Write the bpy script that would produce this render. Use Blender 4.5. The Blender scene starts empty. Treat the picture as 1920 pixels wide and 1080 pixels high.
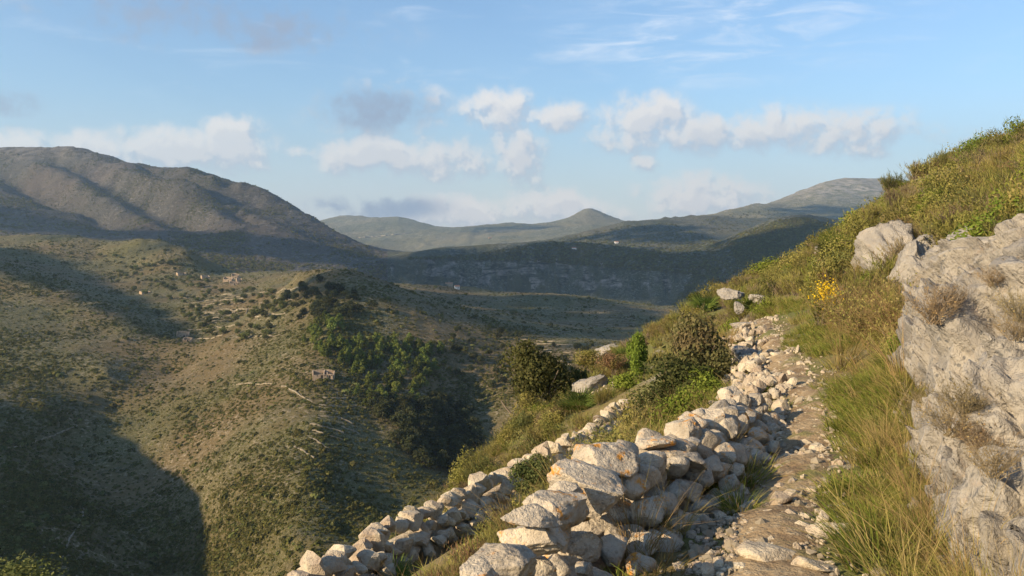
import bpy, math, random
import numpy as np
from mathutils import Vector

# ------------------------------------------------------------------ basics
F = 1598.0; HV = 440.0; EYE = 1.6
sc = bpy.context.scene
COL = sc.collection
rng = np.random.default_rng(7)
random.seed(7)

def P(u, v, d):
    return np.array([d*(u-960)/F, d, EYE + d*(HV-v)/F])

# ------------------------------------------------------------------ camera
cam = bpy.data.cameras.new('camera'); camo = bpy.data.objects.new('camera', cam); COL.objects.link(camo)
cam.sensor_width = 36; cam.lens = 36*F/1920
cam.shift_y = -(540-HV)/1920
camo.location = (0, 0, EYE); camo.rotation_euler = (math.pi/2, 0, 0)
cam.clip_start = 0.05; cam.clip_end = 60000
sc.camera = camo

# ------------------------------------------------------------------ light
SUN_AZ, SUN_EL = math.radians(62), math.radians(22)      # direction the light travels to, from +Y towards +X
L = np.array([math.sin(SUN_AZ)*math.cos(SUN_EL), math.cos(SUN_AZ)*math.cos(SUN_EL), -math.sin(SUN_EL)])
sun = bpy.data.lights.new('sun', 'SUN'); sun.energy = 5.0; sun.angle = math.radians(0.53); sun.color = (1.0, 0.79, 0.51)
suno = bpy.data.objects.new('sun', sun); COL.objects.link(suno)
suno.rotation_euler = Vector(L).to_track_quat('-Z', 'Y').to_euler(); suno.location = (-50, -30, 60)

class NT:
    def __init__(s, tree): s.t = tree; s.n = tree.nodes; s.l = tree.links
    def new(s, kind, **kw):
        n = s.n.new(kind)
        for k, v in kw.items(): setattr(n, k, v)
        return n
    def put(s, sock, v):
        if isinstance(v, bpy.types.NodeSocket): s.l.new(v, sock)
        elif v is not None: sock.default_value = v
    def math(s, op, a, b=None, clamp=False):
        n = s.new('ShaderNodeMath', operation=op, use_clamp=clamp); s.put(n.inputs[0], a); s.put(n.inputs[1], b); return n.outputs[0]
    def vmath(s, op, a, b=None):
        n = s.new('ShaderNodeVectorMath', operation=op); s.put(n.inputs[0], a); s.put(n.inputs[1], b)
        return n.outputs['Value'] if op in ('LENGTH', 'DOT_PRODUCT', 'DISTANCE') else n.outputs[0]
    def noise(s, vec, scale, detail=5, rough=.55, dist=0., out=0):
        n = s.new('ShaderNodeTexNoise'); s.put(n.inputs['Vector'], vec); n.inputs['Scale'].default_value = scale
        n.inputs['Detail'].default_value = detail; n.inputs['Roughness'].default_value = rough; n.inputs['Distortion'].default_value = dist
        return n.outputs[out]
    def ramp(s, v, lo, hi, a=0., b=1., smooth=True):
        n = s.new('ShaderNodeMapRange', interpolation_type='SMOOTHSTEP' if smooth else 'LINEAR'); s.put(n.inputs[0], v)
        for i, x in enumerate((lo, hi, a, b)): s.put(n.inputs[1+i], x)
        return n.outputs[0]
    def mix(s, f, a, b, blend='MIX'):
        n = s.new('ShaderNodeMix', data_type='RGBA', blend_type=blend); s.put(n.inputs[0], f)
        for i, x in ((6, a), (7, b)): s.put(n.inputs[i], (*x, 1) if isinstance(x, tuple) and len(x) == 3 else x)
        return n.outputs[2]

# ------------------------------------------------------------------ sky
W = bpy.data.worlds.new('World'); sc.world = W; W.use_nodes = True
w = NT(W.node_tree); w.n.clear()
sky = w.new('ShaderNodeTexSky', sky_type='NISHITA'); sky.sun_disc = False
sky.sun_elevation = SUN_EL; sky.sun_rotation = SUN_AZ + math.pi
sky.altitude = 400; sky.air_density = 1.15; sky.dust_density = 0.3; sky.ozone_density = 4.0
BLOBS = [  # u, v, ru, rv, amount : cumulus over the horizon
 (432,248,46,30,1),(365,280,115,32,1),(150,278,65,24,.9),(20,272,60,22,.8),(560,284,60,10,.55),(690,292,78,30,.95),(840,296,78,32,.95),
 (720,205,100,42,.66),(640,222,60,26,.55),(806,200,28,20,.6),(938,203,54,30,1),(1035,222,54,26,.9),(975,285,44,50,.85),(1000,275,35,30,.6),
 (1212,220,65,36,1),(1300,252,160,28,.85),(1455,240,82,34,.95),(1622,250,85,32,.85),(1310,368,95,34,.85),(1035,390,85,30,1.),(860,395,190,24,.8),
 (690,388,110,20,.55),(1210,306,26,16,.55),(1165,395,30,18,.6),(1740,262,70,20,.4),(390,40,270,42,.44),(10,195,50,18,.46)]
def uv(u, v): return math.atan((u-960)/F), math.atan((HV-v)/math.hypot(F, u-960))
grp = bpy.data.node_groups.new('cloud_density', 'ShaderNodeTree')
grp.interface.new_socket('P', in_out='INPUT', socket_type='NodeSocketVector')
grp.interface.new_socket('D', in_out='OUTPUT', socket_type='NodeSocketFloat')
g = NT(grp); gi = g.new('NodeGroupInput'); go = g.new('NodeGroupOutput')
fb = g.noise(gi.outputs[0], 16, 6, .55, .3); fb2 = g.noise(gi.outputs[0], 50, 7, .62, .25)
acc = None
for (u, v, ru, rv, a) in BLOBS:
    az, el = uv(u, v)
    q = g.vmath('MULTIPLY', g.vmath('SUBTRACT', gi.outputs[0], (az, el, 0)), (F/ru, F/rv, 0))
    m = g.ramp(g.vmath('LENGTH', q), 2.1, 0.0, 0, a)
    acc = m if acc is None else g.math('MAXIMUM', acc, m)
# beyond the frame the same broken cumulus goes on round the horizon
sx = g.new('ShaderNodeSeparateXYZ'); g.put(sx.inputs[0], gi.outputs[0])
out = g.ramp(g.math('ABSOLUTE', sx.outputs[0]), .60, .80)
band = g.math('MULTIPLY', g.ramp(sx.outputs[1], .30, .05), g.ramp(sx.outputs[1], -.02, .03))
gen = g.math('MULTIPLY', g.math('MULTIPLY', g.ramp(g.noise(gi.outputs[0], 7, 4), .48, .62), band), out)
acc = g.math('MAXIMUM', acc, gen)
nz = g.math('ADD', g.math('MULTIPLY', g.math('SUBTRACT', fb, .5), 1.9), g.math('MULTIPLY', g.math('SUBTRACT', fb2, .5), 1.25))
dn = g.math('ADD', acc, g.math('MULTIPLY', nz, g.ramp(acc, 0., .3)))
g.put(go.inputs[0], g.ramp(dn, .06, .86, 0, 1))
tc = w.new('ShaderNodeTexCoord'); sp = w.new('ShaderNodeSeparateXYZ'); w.put(sp.inputs[0], tc.outputs['Generated'])
az = w.math('ARCTAN2', sp.outputs[0], sp.outputs[1]); el = w.math('ARCSINE', sp.outputs[2])
cp = w.new('ShaderNodeCombineXYZ'); w.put(cp.inputs[0], az); w.put(cp.inputs[1], el)
def dens(off):
    n = w.new('ShaderNodeGroup'); n.node_tree = grp; w.put(n.inputs[0], w.vmath('ADD', cp.outputs[0], off)); return n.outputs[0]
d0 = dens((0, 0, 0)); d1 = dens((-.006, .009, 0))
lit = w.ramp(w.math('SUBTRACT', d0, w.math('MULTIPLY', d1, .95)), -.30, .26)  # sunward side of each cloud painted brighter, from an offset density sample
gm = None
for (u, v, ru, rv) in ((700,205,150,55),(390,40,420,75),(690,388,170,32),(10,195,90,40)):   # clouds of a greyer, bluer tone
    a0, e0 = uv(u, v); q = w.vmath('MULTIPLY', w.vmath('SUBTRACT', cp.outputs[0], (a0, e0, 0)), (F/ru, F/rv, 0)); m = w.ramp(w.vmath('LENGTH', q), 1.2, .5)
    gm = m if gm is None else w.math('MAXIMUM', gm, m)
lit = w.math('MULTIPLY', lit, w.math('SUBTRACT', 1., w.math('MULTIPLY', gm, 1.0)))
ccol = w.mix(lit, w.mix(gm, (3.4, 3.5, 3.9), (1.9, 2.25, 3.0)), (5.9, 5.45, 5.0))
stc = w.new('ShaderNodeMapping'); w.put(stc.inputs[0], cp.outputs[0]); stc.inputs['Scale'].default_value = (1.2, 6, 1); stc.inputs['Rotation'].default_value = (0, 0, .12)
cir = w.math('MULTIPLY', w.ramp(w.noise(stc.outputs[0], 5.5, 7, .6, .6), .53, .80), w.ramp(el, .10, .2))
a0, e0 = uv(1340, 70); qq = w.vmath('MULTIPLY', w.vmath('SUBTRACT', cp.outputs[0], (a0, e0, 0)), (1/.22, 1/.055, 0))
st2 = w.new('ShaderNodeMapping'); w.put(st2.inputs[0], cp.outputs[0]); st2.inputs['Scale'].default_value = (2.2, 11, 1); st2.inputs['Rotation'].default_value = (0, 0, .22)
cir2 = w.math('MULTIPLY', w.ramp(w.noise(st2.outputs[0], 4.2, 8, .62, .9), .44, .78), w.ramp(w.vmath('LENGTH', qq), 1.3, .3))
cir = w.math('ADD', w.math('MULTIPLY', cir, .4), w.math('MULTIPLY', cir2, .75))
# a milky veil of distant cloud low over the horizon
veil = w.math('MULTIPLY', w.ramp(el, .17, 0., 0, .78), w.ramp(w.noise(cp.outputs[0], 5, 5), .25, .7, .75, 1.))
c0 = w.mix(veil, sky.outputs[0], (4.15, 4.3, 4.65))
c1 = w.mix(cir, c0, (5.4, 5.7, 6.2))
c2 = w.mix(w.math('MULTIPLY', d0, .93), c1, ccol)
bg = w.new('ShaderNodeBackground'); w.put(bg.inputs[0], c2); bg.inputs[1].default_value = 0.11
wo = w.new('ShaderNodeOutputWorld'); w.l.new(bg.outputs[0], wo.inputs[0])

sc.view_settings.view_transform = 'Standard'; sc.view_settings.look = 'None'
sc.view_settings.exposure = 0.85; sc.view_settings.gamma = 1.0; sc.view_settings.use_curve_mapping = False
sc.cycles.max_bounces = 5; sc.cycles.diffuse_bounces = 2; sc.cycles.glossy_bounces = 1; sc.cycles.transmission_bounces = 2
sc.cycles.volume_bounces = 0; sc.cycles.use_denoising = True; sc.cycles.use_fast_gi = False

# ------------------------------------------------------------------ noise
def _hash(ix, iy, iz, seed):
    h = (ix.astype(np.uint32)*np.uint32(374761393) + iy.astype(np.uint32)*np.uint32(668265263) + iz.astype(np.uint32)*np.uint32(2147483647)
         + np.uint32((seed*974711) & 0xffffffff))
    h = (h ^ (h >> np.uint32(13)))*np.uint32(1274126177); h = h ^ (h >> np.uint32(16))
    return (h & np.uint32(0xffff)).astype(np.float32)/32767.5 - 1
def vnoise(p, seed=0):
    p = np.asarray(p, np.float32); i = np.floor(p).astype(np.int64); f = p - i; f = f*f*f*(f*(f*6-15)+10); r = 0
    for dx in (0, 1):
        wx = f[:, 0] if dx else 1-f[:, 0]
        for dy in (0, 1):
            wy = f[:, 1] if dy else 1-f[:, 1]
            for dz in (0, 1):
                wz = f[:, 2] if dz else 1-f[:, 2]
                r = r + wx*wy*wz*_hash(i[:, 0]+dx, i[:, 1]+dy, i[:, 2]+dz, seed)
    return r
def fbm(p, seed=0, octv=4, gain=.5, ridged=False):
    a, s, r = 1., 0., 0
    p = np.asarray(p, float)
    for k in range(octv):
        n = vnoise(p*(2.03**k) + 17.3*k, seed+k)
        if ridged: n = 1-2*np.abs(n)
        r = r + a*n; s += a; a *= gain
    return r/s
def n2(x, y, wl, seed=0, octv=4, gain=.5, ridged=False):
    return fbm(np.stack([x/wl, y/wl, np.full_like(x, .37)], -1), seed, octv, gain, ridged)
def rbf(C, val, Q, smooth=1e-3):
    C = np.asarray(C, float); val = np.asarray(val, float); n = len(C)
    D = np.linalg.norm(C[:, None]-C[None], axis=-1)
    A = np.zeros((n+3, n+3)); A[:n, :n] = -D + np.eye(n)*-smooth; A[:n, n] = 1; A[:n, n+1:] = C; A[n:, :n] = A[:n, n:].T
    s = np.linalg.lstsq(A, np.r_[val, 0, 0, 0], rcond=None)[0]
    o = np.empty(len(Q))
    for a in range(0, len(Q), 60000):
        q = Q[a:a+60000]; D = np.sqrt((q[:, None, 0]-C[None, :, 0])**2 + (q[:, None, 1]-C[None, :, 1])**2)
        o[a:a+60000] = -D@s[:n] + s[n] + q@s[n+1:]
    return o
def blur(a, k):
    for ax in (0, 1):
        for _ in range(2):
            c = np.cumsum(np.concatenate([np.repeat(np.take(a, [0], ax), k+1, ax), a, np.repeat(np.take(a, [-1], ax), k, ax)], ax), ax)
            n = a.shape[ax]
            a = (np.take(c, np.arange(2*k+1, 2*k+1+n), ax) - np.take(c, np.arange(0, n), ax))/(2*k+1)
    return a
def smooth(x, a, b):
    t = np.clip((x-a)/(b-a), 0, 1); return t*t*(3-2*t)

# ------------------------------------------------------------------ object helpers
def mesh(name, V, Fc, mats, mat_idx=None, shade=True):
    m = bpy.data.meshes.new(name)
    V = np.asarray(V, np.float32); Fc = np.asarray(Fc, np.int32); k = Fc.shape[1]
    m.vertices.add(len(V)); m.vertices.foreach_set('co', V.ravel())
    m.loops.add(Fc.size); m.loops.foreach_set('vertex_index', Fc.ravel())
    m.polygons.add(len(Fc)); m.polygons.foreach_set('loop_start', np.arange(0, Fc.size, k, dtype=np.int32))
    if mat_idx is not None: m.polygons.foreach_set('material_index', np.asarray(mat_idx, np.int32))
    m.polygons.foreach_set('use_smooth', np.full(len(Fc), shade))
    for mm in (mats if isinstance(mats, (list, tuple)) else [mats]): m.materials.append(mm)
    m.update(calc_edges=True); m.validate()
    return m
def obj(name, data, parent=None, loc=None, rot=None, scl=None):
    o = bpy.data.objects.new(name, data); COL.objects.link(o)
    if parent is not None: o.parent = parent
    if loc is not None: o.location = loc
    if rot is not None: o.rotation_euler = rot
    if scl is not None: o.scale = scl if hasattr(scl, '__len__') else (scl,)*3
    return o
def tag(o, label=None, cat=None, group=None, kind=None):
    for k, v in (('label', label), ('category', cat), ('group', group), ('kind', kind)):
        if v: o[k] = v
    return o
def grid_faces(nr, nc):
    i = np.arange((nr-1)*(nc-1)); r = i//(nc-1); c = i % (nc-1); a = r*nc+c
    return np.stack([a, a+1, a+nc+1, a+nc], -1)

_ICO = {}
def ico(n):
    if n not in _ICO:
        import bmesh
        b = bmesh.new(); bmesh.ops.create_icosphere(b, subdivisions=n, radius=1)
        _ICO[n] = (np.array([v.co[:] for v in b.verts]), np.array([[v.index for v in f.verts] for f in b.faces])); b.free()
    return _ICO[n]
def rock(seed, sub=3, cuts=9, amp=.10, dims=(1, 1, 1), rough=.03, mat=None, freq=1.3):
    r = np.random.default_rng(seed); V, T = ico(sub); V = V.copy()
    V = V*(1+.22*fbm(V*.9+seed*3.1, seed, 2)[:, None])
    for _ in range(cuts):
        n = r.normal(size=3); n /= np.linalg.norm(n); h = r.uniform(.40, .80)
        s = V@n - h; k = s > 0; V[k] -= np.outer(s[k]*.975, n)
    nrm = V/np.linalg.norm(V, axis=1)[:, None]
    V = V + nrm*(amp*fbm(V*freq+seed, seed+5, 4, .55)[:, None] + rough*fbm(V*6+seed, seed+9, 3, .6, True)[:, None])
    mx = np.abs(V).max(0); V = V/mx*np.array(dims)*.5
    return mesh('stone', V, T, mat, shade=sub > 2)

# ------------------------------------------------------------------ materials
def material(name, build, rough=.95):
    m = bpy.data.materials.new(name); m.use_nodes = True; t = NT(m.node_tree); t.n.clear()
    o = t.new('ShaderNodeOutputMaterial'); t.l.new(build(t), o.inputs[0]); return m
def princ(t, col, rough=.9, bump=None, bs=.4, bd=.05, spec=.2):
    b = t.new('ShaderNodeBsdfPrincipled'); t.put(b.inputs['Base Color'], (*col, 1) if isinstance(col, tuple) else col)
    b.inputs['Roughness'].default_value = rough; b.inputs['Specular IOR Level'].default_value = spec
    if bump is not None:
        n = t.new('ShaderNodeBump'); n.inputs['Strength'].default_value = bs; n.inputs['Distance'].default_value = bd
        t.put(n.inputs['Height'], bump); t.l.new(n.outputs[0], b.inputs['Normal'])
    return b.outputs[0]
def pos(t): return t.new('ShaderNodeNewGeometry').outputs['Position']
def limestone(lichen=.0, warm=0., dark=.0, sc_=1., grow=0., grey=0.):
    def f(t):
        p = pos(t); a = t.noise(p, 3.2*sc_, 7, .62); b = t.noise(p, 14*sc_, 6, .65); c = t.noise(p, 60*sc_, 4, .6)
        col = t.mix(t.ramp(a, .32, .68), (.33+warm*.05, .28, .215-warm*.02), (.58, .50, .385-warm*.03))
        col = t.mix(t.ramp(b, .52, .72, 0, .6), col, (.19, .165, .13))
        vo = t.new('ShaderNodeTexVoronoi'); t.put(vo.inputs['Vector'], p); vo.inputs['Scale'].default_value = 26*sc_
        spots = t.math('MULTIPLY', t.ramp(vo.outputs['Distance'], .36, .16), t.ramp(t.noise(p, 4.7*sc_, 3), .46, .60))
        col = t.mix(t.math('MULTIPLY', spots, .42+dark), col, (.075, .073, .066))
        col = t.mix(t.ramp(c, .55, .75, 0, .3), col, (.52, .48, .41))
        if grey: col = t.mix(grey, col, (.205, .205, .205))
        if lichen:
            lm = t.math('MULTIPLY', t.ramp(t.noise(p, 9.5, 9, .72), .53, .64), t.ramp(t.noise(p, 3.1, 3), .47, .54))
            col = t.mix(t.math('MULTIPLY', lm, lichen), col, (.62, .27, .035))
        if grow:
            col = t.mix(t.math('MULTIPLY', t.ramp(t.noise(p, .9, 6, .65), .55, .66), grow), col, (.16, .12, .05))
        h = t.math('ADD', t.math('MULTIPLY', a, .8), t.math('ADD', t.math('MULTIPLY', b, .5), t.math('MULTIPLY', c, .22)))
        return princ(t, col, .92, h, 1.0, .07/sc_)
    return f
M = {}
M['stone'] = material('limestone_lichen', limestone(.95))
M['stone2'] = material('limestone_wall', limestone(.0, .7))
M['outcrop'] = material('limestone_outcrop', limestone(.08, .0, .50, .7, .35, .55))
M['farstone'] = material('terrace_stone', lambda t: princ(t, t.mix(t.ramp(t.noise(pos(t), .5, 5), .35, .65), (.20, .165, .115), (.33, .28, .205)), .95))
def dirt(t):
    p = pos(t); a = t.noise(p, 2.0, 7, .62); b = t.noise(p, 11, 6, .65); c = t.noise(p, 45, 4)
    col = t.mix(t.ramp(a, .35, .62), (.20, .135, .075), (.34, .25, .145))
    col = t.mix(t.ramp(b, .5, .68, 0, .75), col, (.40, .32, .21))
    col = t.mix(t.ramp(t.noise(p, 1.3, 5, .65), .52, .66, 0, .8), col, (.14, .15, .04))
    col = t.mix(t.ramp(c, .54, .74, 0, .5), col, (.10, .07, .045))
    return princ(t, col, .95, t.math('ADD', b, t.math('MULTIPLY', c, .4)), .9, .04)
M['dirt'] = material('path_earth', dirt)
def turf(t):
    p = pos(t); a = t.noise(p, .9, 6, .6); b = t.noise(p, 7, 6, .65); c = t.noise(p, 40, 4)
    col = t.mix(t.ramp(a, .38, .62), (.19, .145, .06), (.14, .145, .042))
    col = t.mix(t.ramp(b, .52, .66, 0, .7), col, (.23, .175, .10))
    col = t.mix(t.ramp(t.noise(p, .55, 7, .68), .575, .63), col, (.30, .26, .20))
    return princ(t, col, .95, t.math('ADD', b, t.math('MULTIPLY', c, .5)), .9, .06)
M['turf'] = material('hillside_soil', turf)
def hill(kind):
    def f(t):
        g = t.new('ShaderNodeNewGeometry'); p = g.outputs['Position']; nz = t.new('ShaderNodeSeparateXYZ'); t.l.new(g.outputs['Normal'], nz.inputs[0])
        s = {'valley': 1., 'mountain': .26, 'plateau': .45, 'far': .16}[kind]
        st = t.new('ShaderNodeMapping'); t.put(st.inputs[0], p); st.inputs['Scale'].default_value = (1, 1, 2.5); sp_ = st.outputs[0]
        a = t.noise(p, .011*s, 6, .6); b = t.noise(sp_, .07*s, 7, .65); c = t.noise(sp_, .36*s, 6, .68); e = t.noise(sp_, 1.3*s, 4, .6)
        if kind == 'valley': A, B, K, R = (.150, .108, .047), (.098, .093, .029), (.032, .034, .012), (.40, .325, .225)
        elif kind == 'mountain': A, B, K, R = (.084, .067, .052), (.056, .051, .038), (.023, .024, .018), (.25, .225, .20)
        elif kind == 'plateau': A, B, K, R = (.090, .082, .040), (.046, .056, .023), (.018, .025, .012), (.36, .33, .29)
        else: A, B, K, R = (.20, .175, .095), (.125, .125, .06), (.055, .062, .032), (.46, .42, .36)
        col = t.mix(t.ramp(a, .36, .62), A, B)
        col = t.mix(t.math('MULTIPLY', t.ramp(b, .50, .68), .55), col, K)
        rk = t.math('MULTIPLY', t.ramp(c, .50, .66), t.ramp(t.noise(p, .02*s, 5, .6), .36, .64))
        col = t.mix(t.math('MULTIPLY', rk, .72), col, R)
        col = t.mix(t.ramp(e, .54, .72, 0, .6), col, K)
        col = t.mix(t.math('MULTIPLY', t.ramp(t.noise(p, 2.6*s, 4, .6), .54, .66), t.ramp(t.noise(p, .022*s, 5, .6), .34, .56, 0, .9)), col, R)
        steep = t.math('ADD', nz.outputs[2], t.math('MULTIPLY', t.math('SUBTRACT', c, .5), .5))
        cl = t.ramp(steep, .66, .46) if kind in ('plateau', 'far') else t.ramp(steep, .40, .25)
        wall = t.mix(t.ramp(t.noise(p, .05*s*2, 6, .65), .35, .65), (.15, .14, .12), (.34, .30, .25))
        wall = t.mix(t.ramp(c, .52, .66, 0, .8), wall, K)
        lm = t.new('ShaderNodeMapping'); t.put(lm.inputs[0], p); lm.inputs['Scale'].default_value = (.5, .5, 2.2)
        wall = t.mix(t.ramp(t.noise(lm.outputs[0], .055, 6, .65, .5), .42, .58, 0, .9), wall, K)
        col = t.mix(cl, col, wall)
        if kind in ('far', 'mountain'):      # bare limestone on the summits
            ps = t.new('ShaderNodeSeparateXYZ'); t.l.new(p, ps.inputs[0])
            bare = t.math('MULTIPLY', t.ramp(ps.outputs[2], *((120, 270) if kind == 'far' else (190, 330))), t.ramp(t.noise(sp_, .02 if kind == 'far' else .03, 6, .65), .42, .60))
            col = t.mix(t.math('MULTIPLY', bare, .85 if kind == 'far' else .6), col, (.44, .39, .33) if kind == 'far' else (.24, .215, .19))
        return princ(t, col, .97, t.math('ADD', t.math('MULTIPLY', b, 2.), t.math('ADD', c, t.math('MULTIPLY', e, .5))), .8, 1.6/s)
    return f
for k in ('valley', 'mountain', 'plateau', 'far'): M[k] = material('hill_'+k, hill(k))
def leaf(c1, c2, c3=None, tr=.3, var=.25):
    def f(t):
        g = t.new('ShaderNodeNewGeometry'); r = g.outputs['Random Per Island']; o = t.new('ShaderNodeObjectInfo').outputs['Random']
        col = t.mix(r, c1, c2)
        if c3: col = t.mix(t.ramp(t.noise(g.outputs['Position'], 2.6, 3), .5, .66), col, c3)
        hs = t.new('ShaderNodeHueSaturation'); t.put(hs.inputs['Color'], col)
        t.put(hs.inputs['Value'], t.ramp(o, 0, 1, 1-var, 1+var, False)); t.put(hs.inputs['Hue'], t.ramp(t.math('FRACT', t.math('MULTIPLY', o, 7.3)), 0, 1, .485, .515, False))
        d = t.new('ShaderNodeBsdfDiffuse'); x = t.new('ShaderNodeBsdfTranslucent'); t.put(d.inputs[0], hs.outputs[0]); t.put(x.inputs[0], hs.outputs[0])
        m = t.new('ShaderNodeMixShader'); m.inputs[0].default_value = tr; t.l.new(d.outputs[0], m.inputs[1]); t.l.new(x.outputs[0], m.inputs[2]); return m.outputs[0]
    return f
LM = {'heath': ((.19, .185, .045), (.285, .25, .078), (.27, .215, .085)), 'olive': ((.10, .115, .038), (.17, .165, .06)),
      'dark': ((.065, .088, .028), (.13, .135, .05)), 'kermes': ((.11, .11, .04), (.23, .19, .09), (.19, .14, .075)),
      'green': ((.13, .175, .028), (.22, .255, .045)), 'palm': ((.10, .14, .03), (.19, .22, .05)), 'dry': ((.38, .27, .125), (.26, .19, .08)),
      'red': ((.22, .145, .07), (.28, .19, .095), (.20, .18, .055)), 'brown': ((.29, .225, .14), (.20, .155, .09)), 'grass': ((.20, .19, .045), (.34, .28, .10), (.38, .28, .12)),
      'fresh': ((.12, .16, .025), (.22, .235, .05)), 'yellow': ((.70, .52, .03), (.55, .38, .02)), 'pine': ((.100, .135, .028), (.175, .190, .046)),
      'oak': ((.040, .050, .020), (.080, .078, .034)), 'scrub': ((.075, .080, .022), (.150, .135, .045)), 'rust': ((.27, .10, .03), (.19, .09, .03))}
for k, c in LM.items(): M[k] = material('leaf_'+k, leaf(*c, var=.45 if k in ('pine', 'oak', 'olive') else .25))
M['bark'] = material('bark', lambda t: princ(t, t.mix(t.noise(pos(t), 20, 5), (.10, .075, .05), (.20, .16, .12)), .95))
M['plaster'] = material('ruin_stone', lambda t: princ(t, t.mix(t.ramp(t.noise(pos(t), .9, 6), .35, .65), (.33, .235, .15), (.46, .35, .245)), .95))
M['white'] = material('whitewash', lambda t: princ(t, t.mix(t.noise(pos(t), .5, 4), (.70, .66, .60), (.82, .80, .76)), .9))
M['tile'] = material('roof_tile', lambda t: princ(t, t.mix(t.noise(pos(t), 2, 4), (.36, .16, .09), (.48, .26, .16)), .9))
M['inner_shade'] = material('opening_shade', lambda t: princ(t, (.03, .028, .025), .9))
M['track'] = material('dirt_track', lambda t: princ(t, t.mix(t.noise(pos(t), .4, 5), (.36, .30, .22), (.50, .44, .35)), .95))
M['cloud'] = material('cloud_white', lambda t: princ(t, (.9, .9, .9), 1.))

# ================================================================== FAR TERRAIN
CT = []
def line(*pts): CT.extend(pts)
def poly(pts, step=60):
    for a, b in zip(pts[:-1], pts[1:]):
        n = max(1, int(abs(b[0]-a[0])/step))
        for k in range(n):
            t = k/n; CT.append((a[0]+(b[0]-a[0])*t, a[1]+(b[1]-a[1])*t, math.exp(math.log(a[2])*(1-t)+math.log(b[2])*t)))
    CT.append(pts[-1])
line(*[(u, v, 40) for u, v in ((-900,1650),(-300,1500),(0,1400),(300,1300),(560,1230),(800,1130),(1000,980),(1280,760),(1500,660),(1700,560),(2000,430),(2700,250))])
line(*[(u, v, 100) for u, v in ((-900,1350),(-300,1320),(0,1290),(300,1240),(560,1190),(800,1100),(1000,940),(1280,730),(1500,640),(1700,560),(2000,470),(2700,330))])
line((560,1200,160),(700,1130,190),(800,1050,210),(900,960,210),(1000,880,220),(1150,760,230),(1300,700,260),(1500,640,300),(1800,560,300),(2200,470,300))
poly([(376,645,585),(322,702,520),(215,772,458),(140,850,398),(230,960,338),(330,1080,292),(430,1200,235)], 80)      # stream
poly([(640,510,590),(628,570,520),(618,630,458),(605,705,402),(592,800,338),(572,900,284),(552,1000,242),(540,1090,212)], 30)   # crest of the spur
line((470,700,455),(450,760,405),(430,840,350),(420,920,308),(430,1000,276),(520,620,520),(480,580,620),(420,640,540))
line((560,515,660),(600,507,660),(680,515,640),(760,545,640),(860,580,620),(950,610,600),(1050,640,560),(1130,665,500))
line((750,640,480),(700,700,432),(780,720,425),(840,660,490),(950,660,530),(1050,690,480),(780,800,372),(700,800,365),(870,770,440),(900,850,380),(960,760,430),(1000,740,430),(850,900,350),(760,960,290),(650,1000,258),(650,900,305))
line((640,530,760),(760,560,760),(560,530,760),(880,580,800),(1000,600,800),(1150,640,650),(1250,640,650),(1150,595,820),(1250,610,800))
poly([(830,540,1020),(900,546,1050),(1000,552,1050),(1100,560,1000),(1200,575,950),(1300,590,900),(1500,600,900),(1800,600,900),(2200,560,900)], 100)
poly([(740,542,900),(800,540,1000)], 60)
poly([(560,590,1300),(720,580,1350),(900,580,1400),(1100,590,1400),(1300,600,1300),(1500,580,1200)], 100)     # gorge behind, hidden
poly([(706,524,1660),(730,532,1690),(800,538,1745),(900,547,1790),(1000,547,1795),(1100,547,1750),(1200,552,1700),(1300,556,1650),(1450,560,1600)], 50)  # cliff foot
poly([(706,494,1700),(730,488,1730),(800,483,1790),(900,483,1840),(1000,480,1845),(1100,488,1800),(1200,498,1750),(1300,508,1700),(1450,500,1660)], 50)   # cliff edge
poly([(700,486,2000),(777,478,2250),(893,470,2650),(977,460,2900),(1060,448,3050),(1177,418,3100),(1253,414,3150),(1333,406,3350)], 50)    # plateau skyline
line((900,478,2150),(1000,470,2250),(1100,465,2300),(1100,450,2700),(1200,450,2600),(1200,475,2150),(1300,480,2000),(1300,440,2700),(1350,455,2450))
poly([(1363,452,2250),(1393,437,2200),(1460,413,2100),(1507,408,2050),(1550,418,2000),(1583,427,1950),(1700,440,1900),(1900,430,1900),(2300,400,1900)], 60)   # dark wooded ridge
poly([(1393,455,2500),(1460,440,2600),(1550,440,2600),(1700,440,2600),(2000,430,2600)], 90)
line((1400,420,3300),(1340,428,3000),(1460,405,3600),(1560,405,3700),(1700,405,3700),(2000,400,3700))
line((1413,383,4100),(1450,384,4300),(1480,378,4600),(1533,350,4900),(1567,337,5050),(1600,335,5150),(1667,338,5250),(1750,345,5300),(1900,340,5400),(2300,330,5400))
line((1480,395,4200),(1560,370,4500),(1620,375,4450),(1700,375,4500))
line((1333,420,4500),(1260,424,4300),(1177,426,4000),(1060,455,3800),(977,466,3600),(893,476,3400),(777,485,3000),(730,492,2600),(690,500,2400))
line((1413,395,5500),(1500,370,6200),(1600,350,6500),(1750,355,6500),(2000,350,6500))
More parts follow.
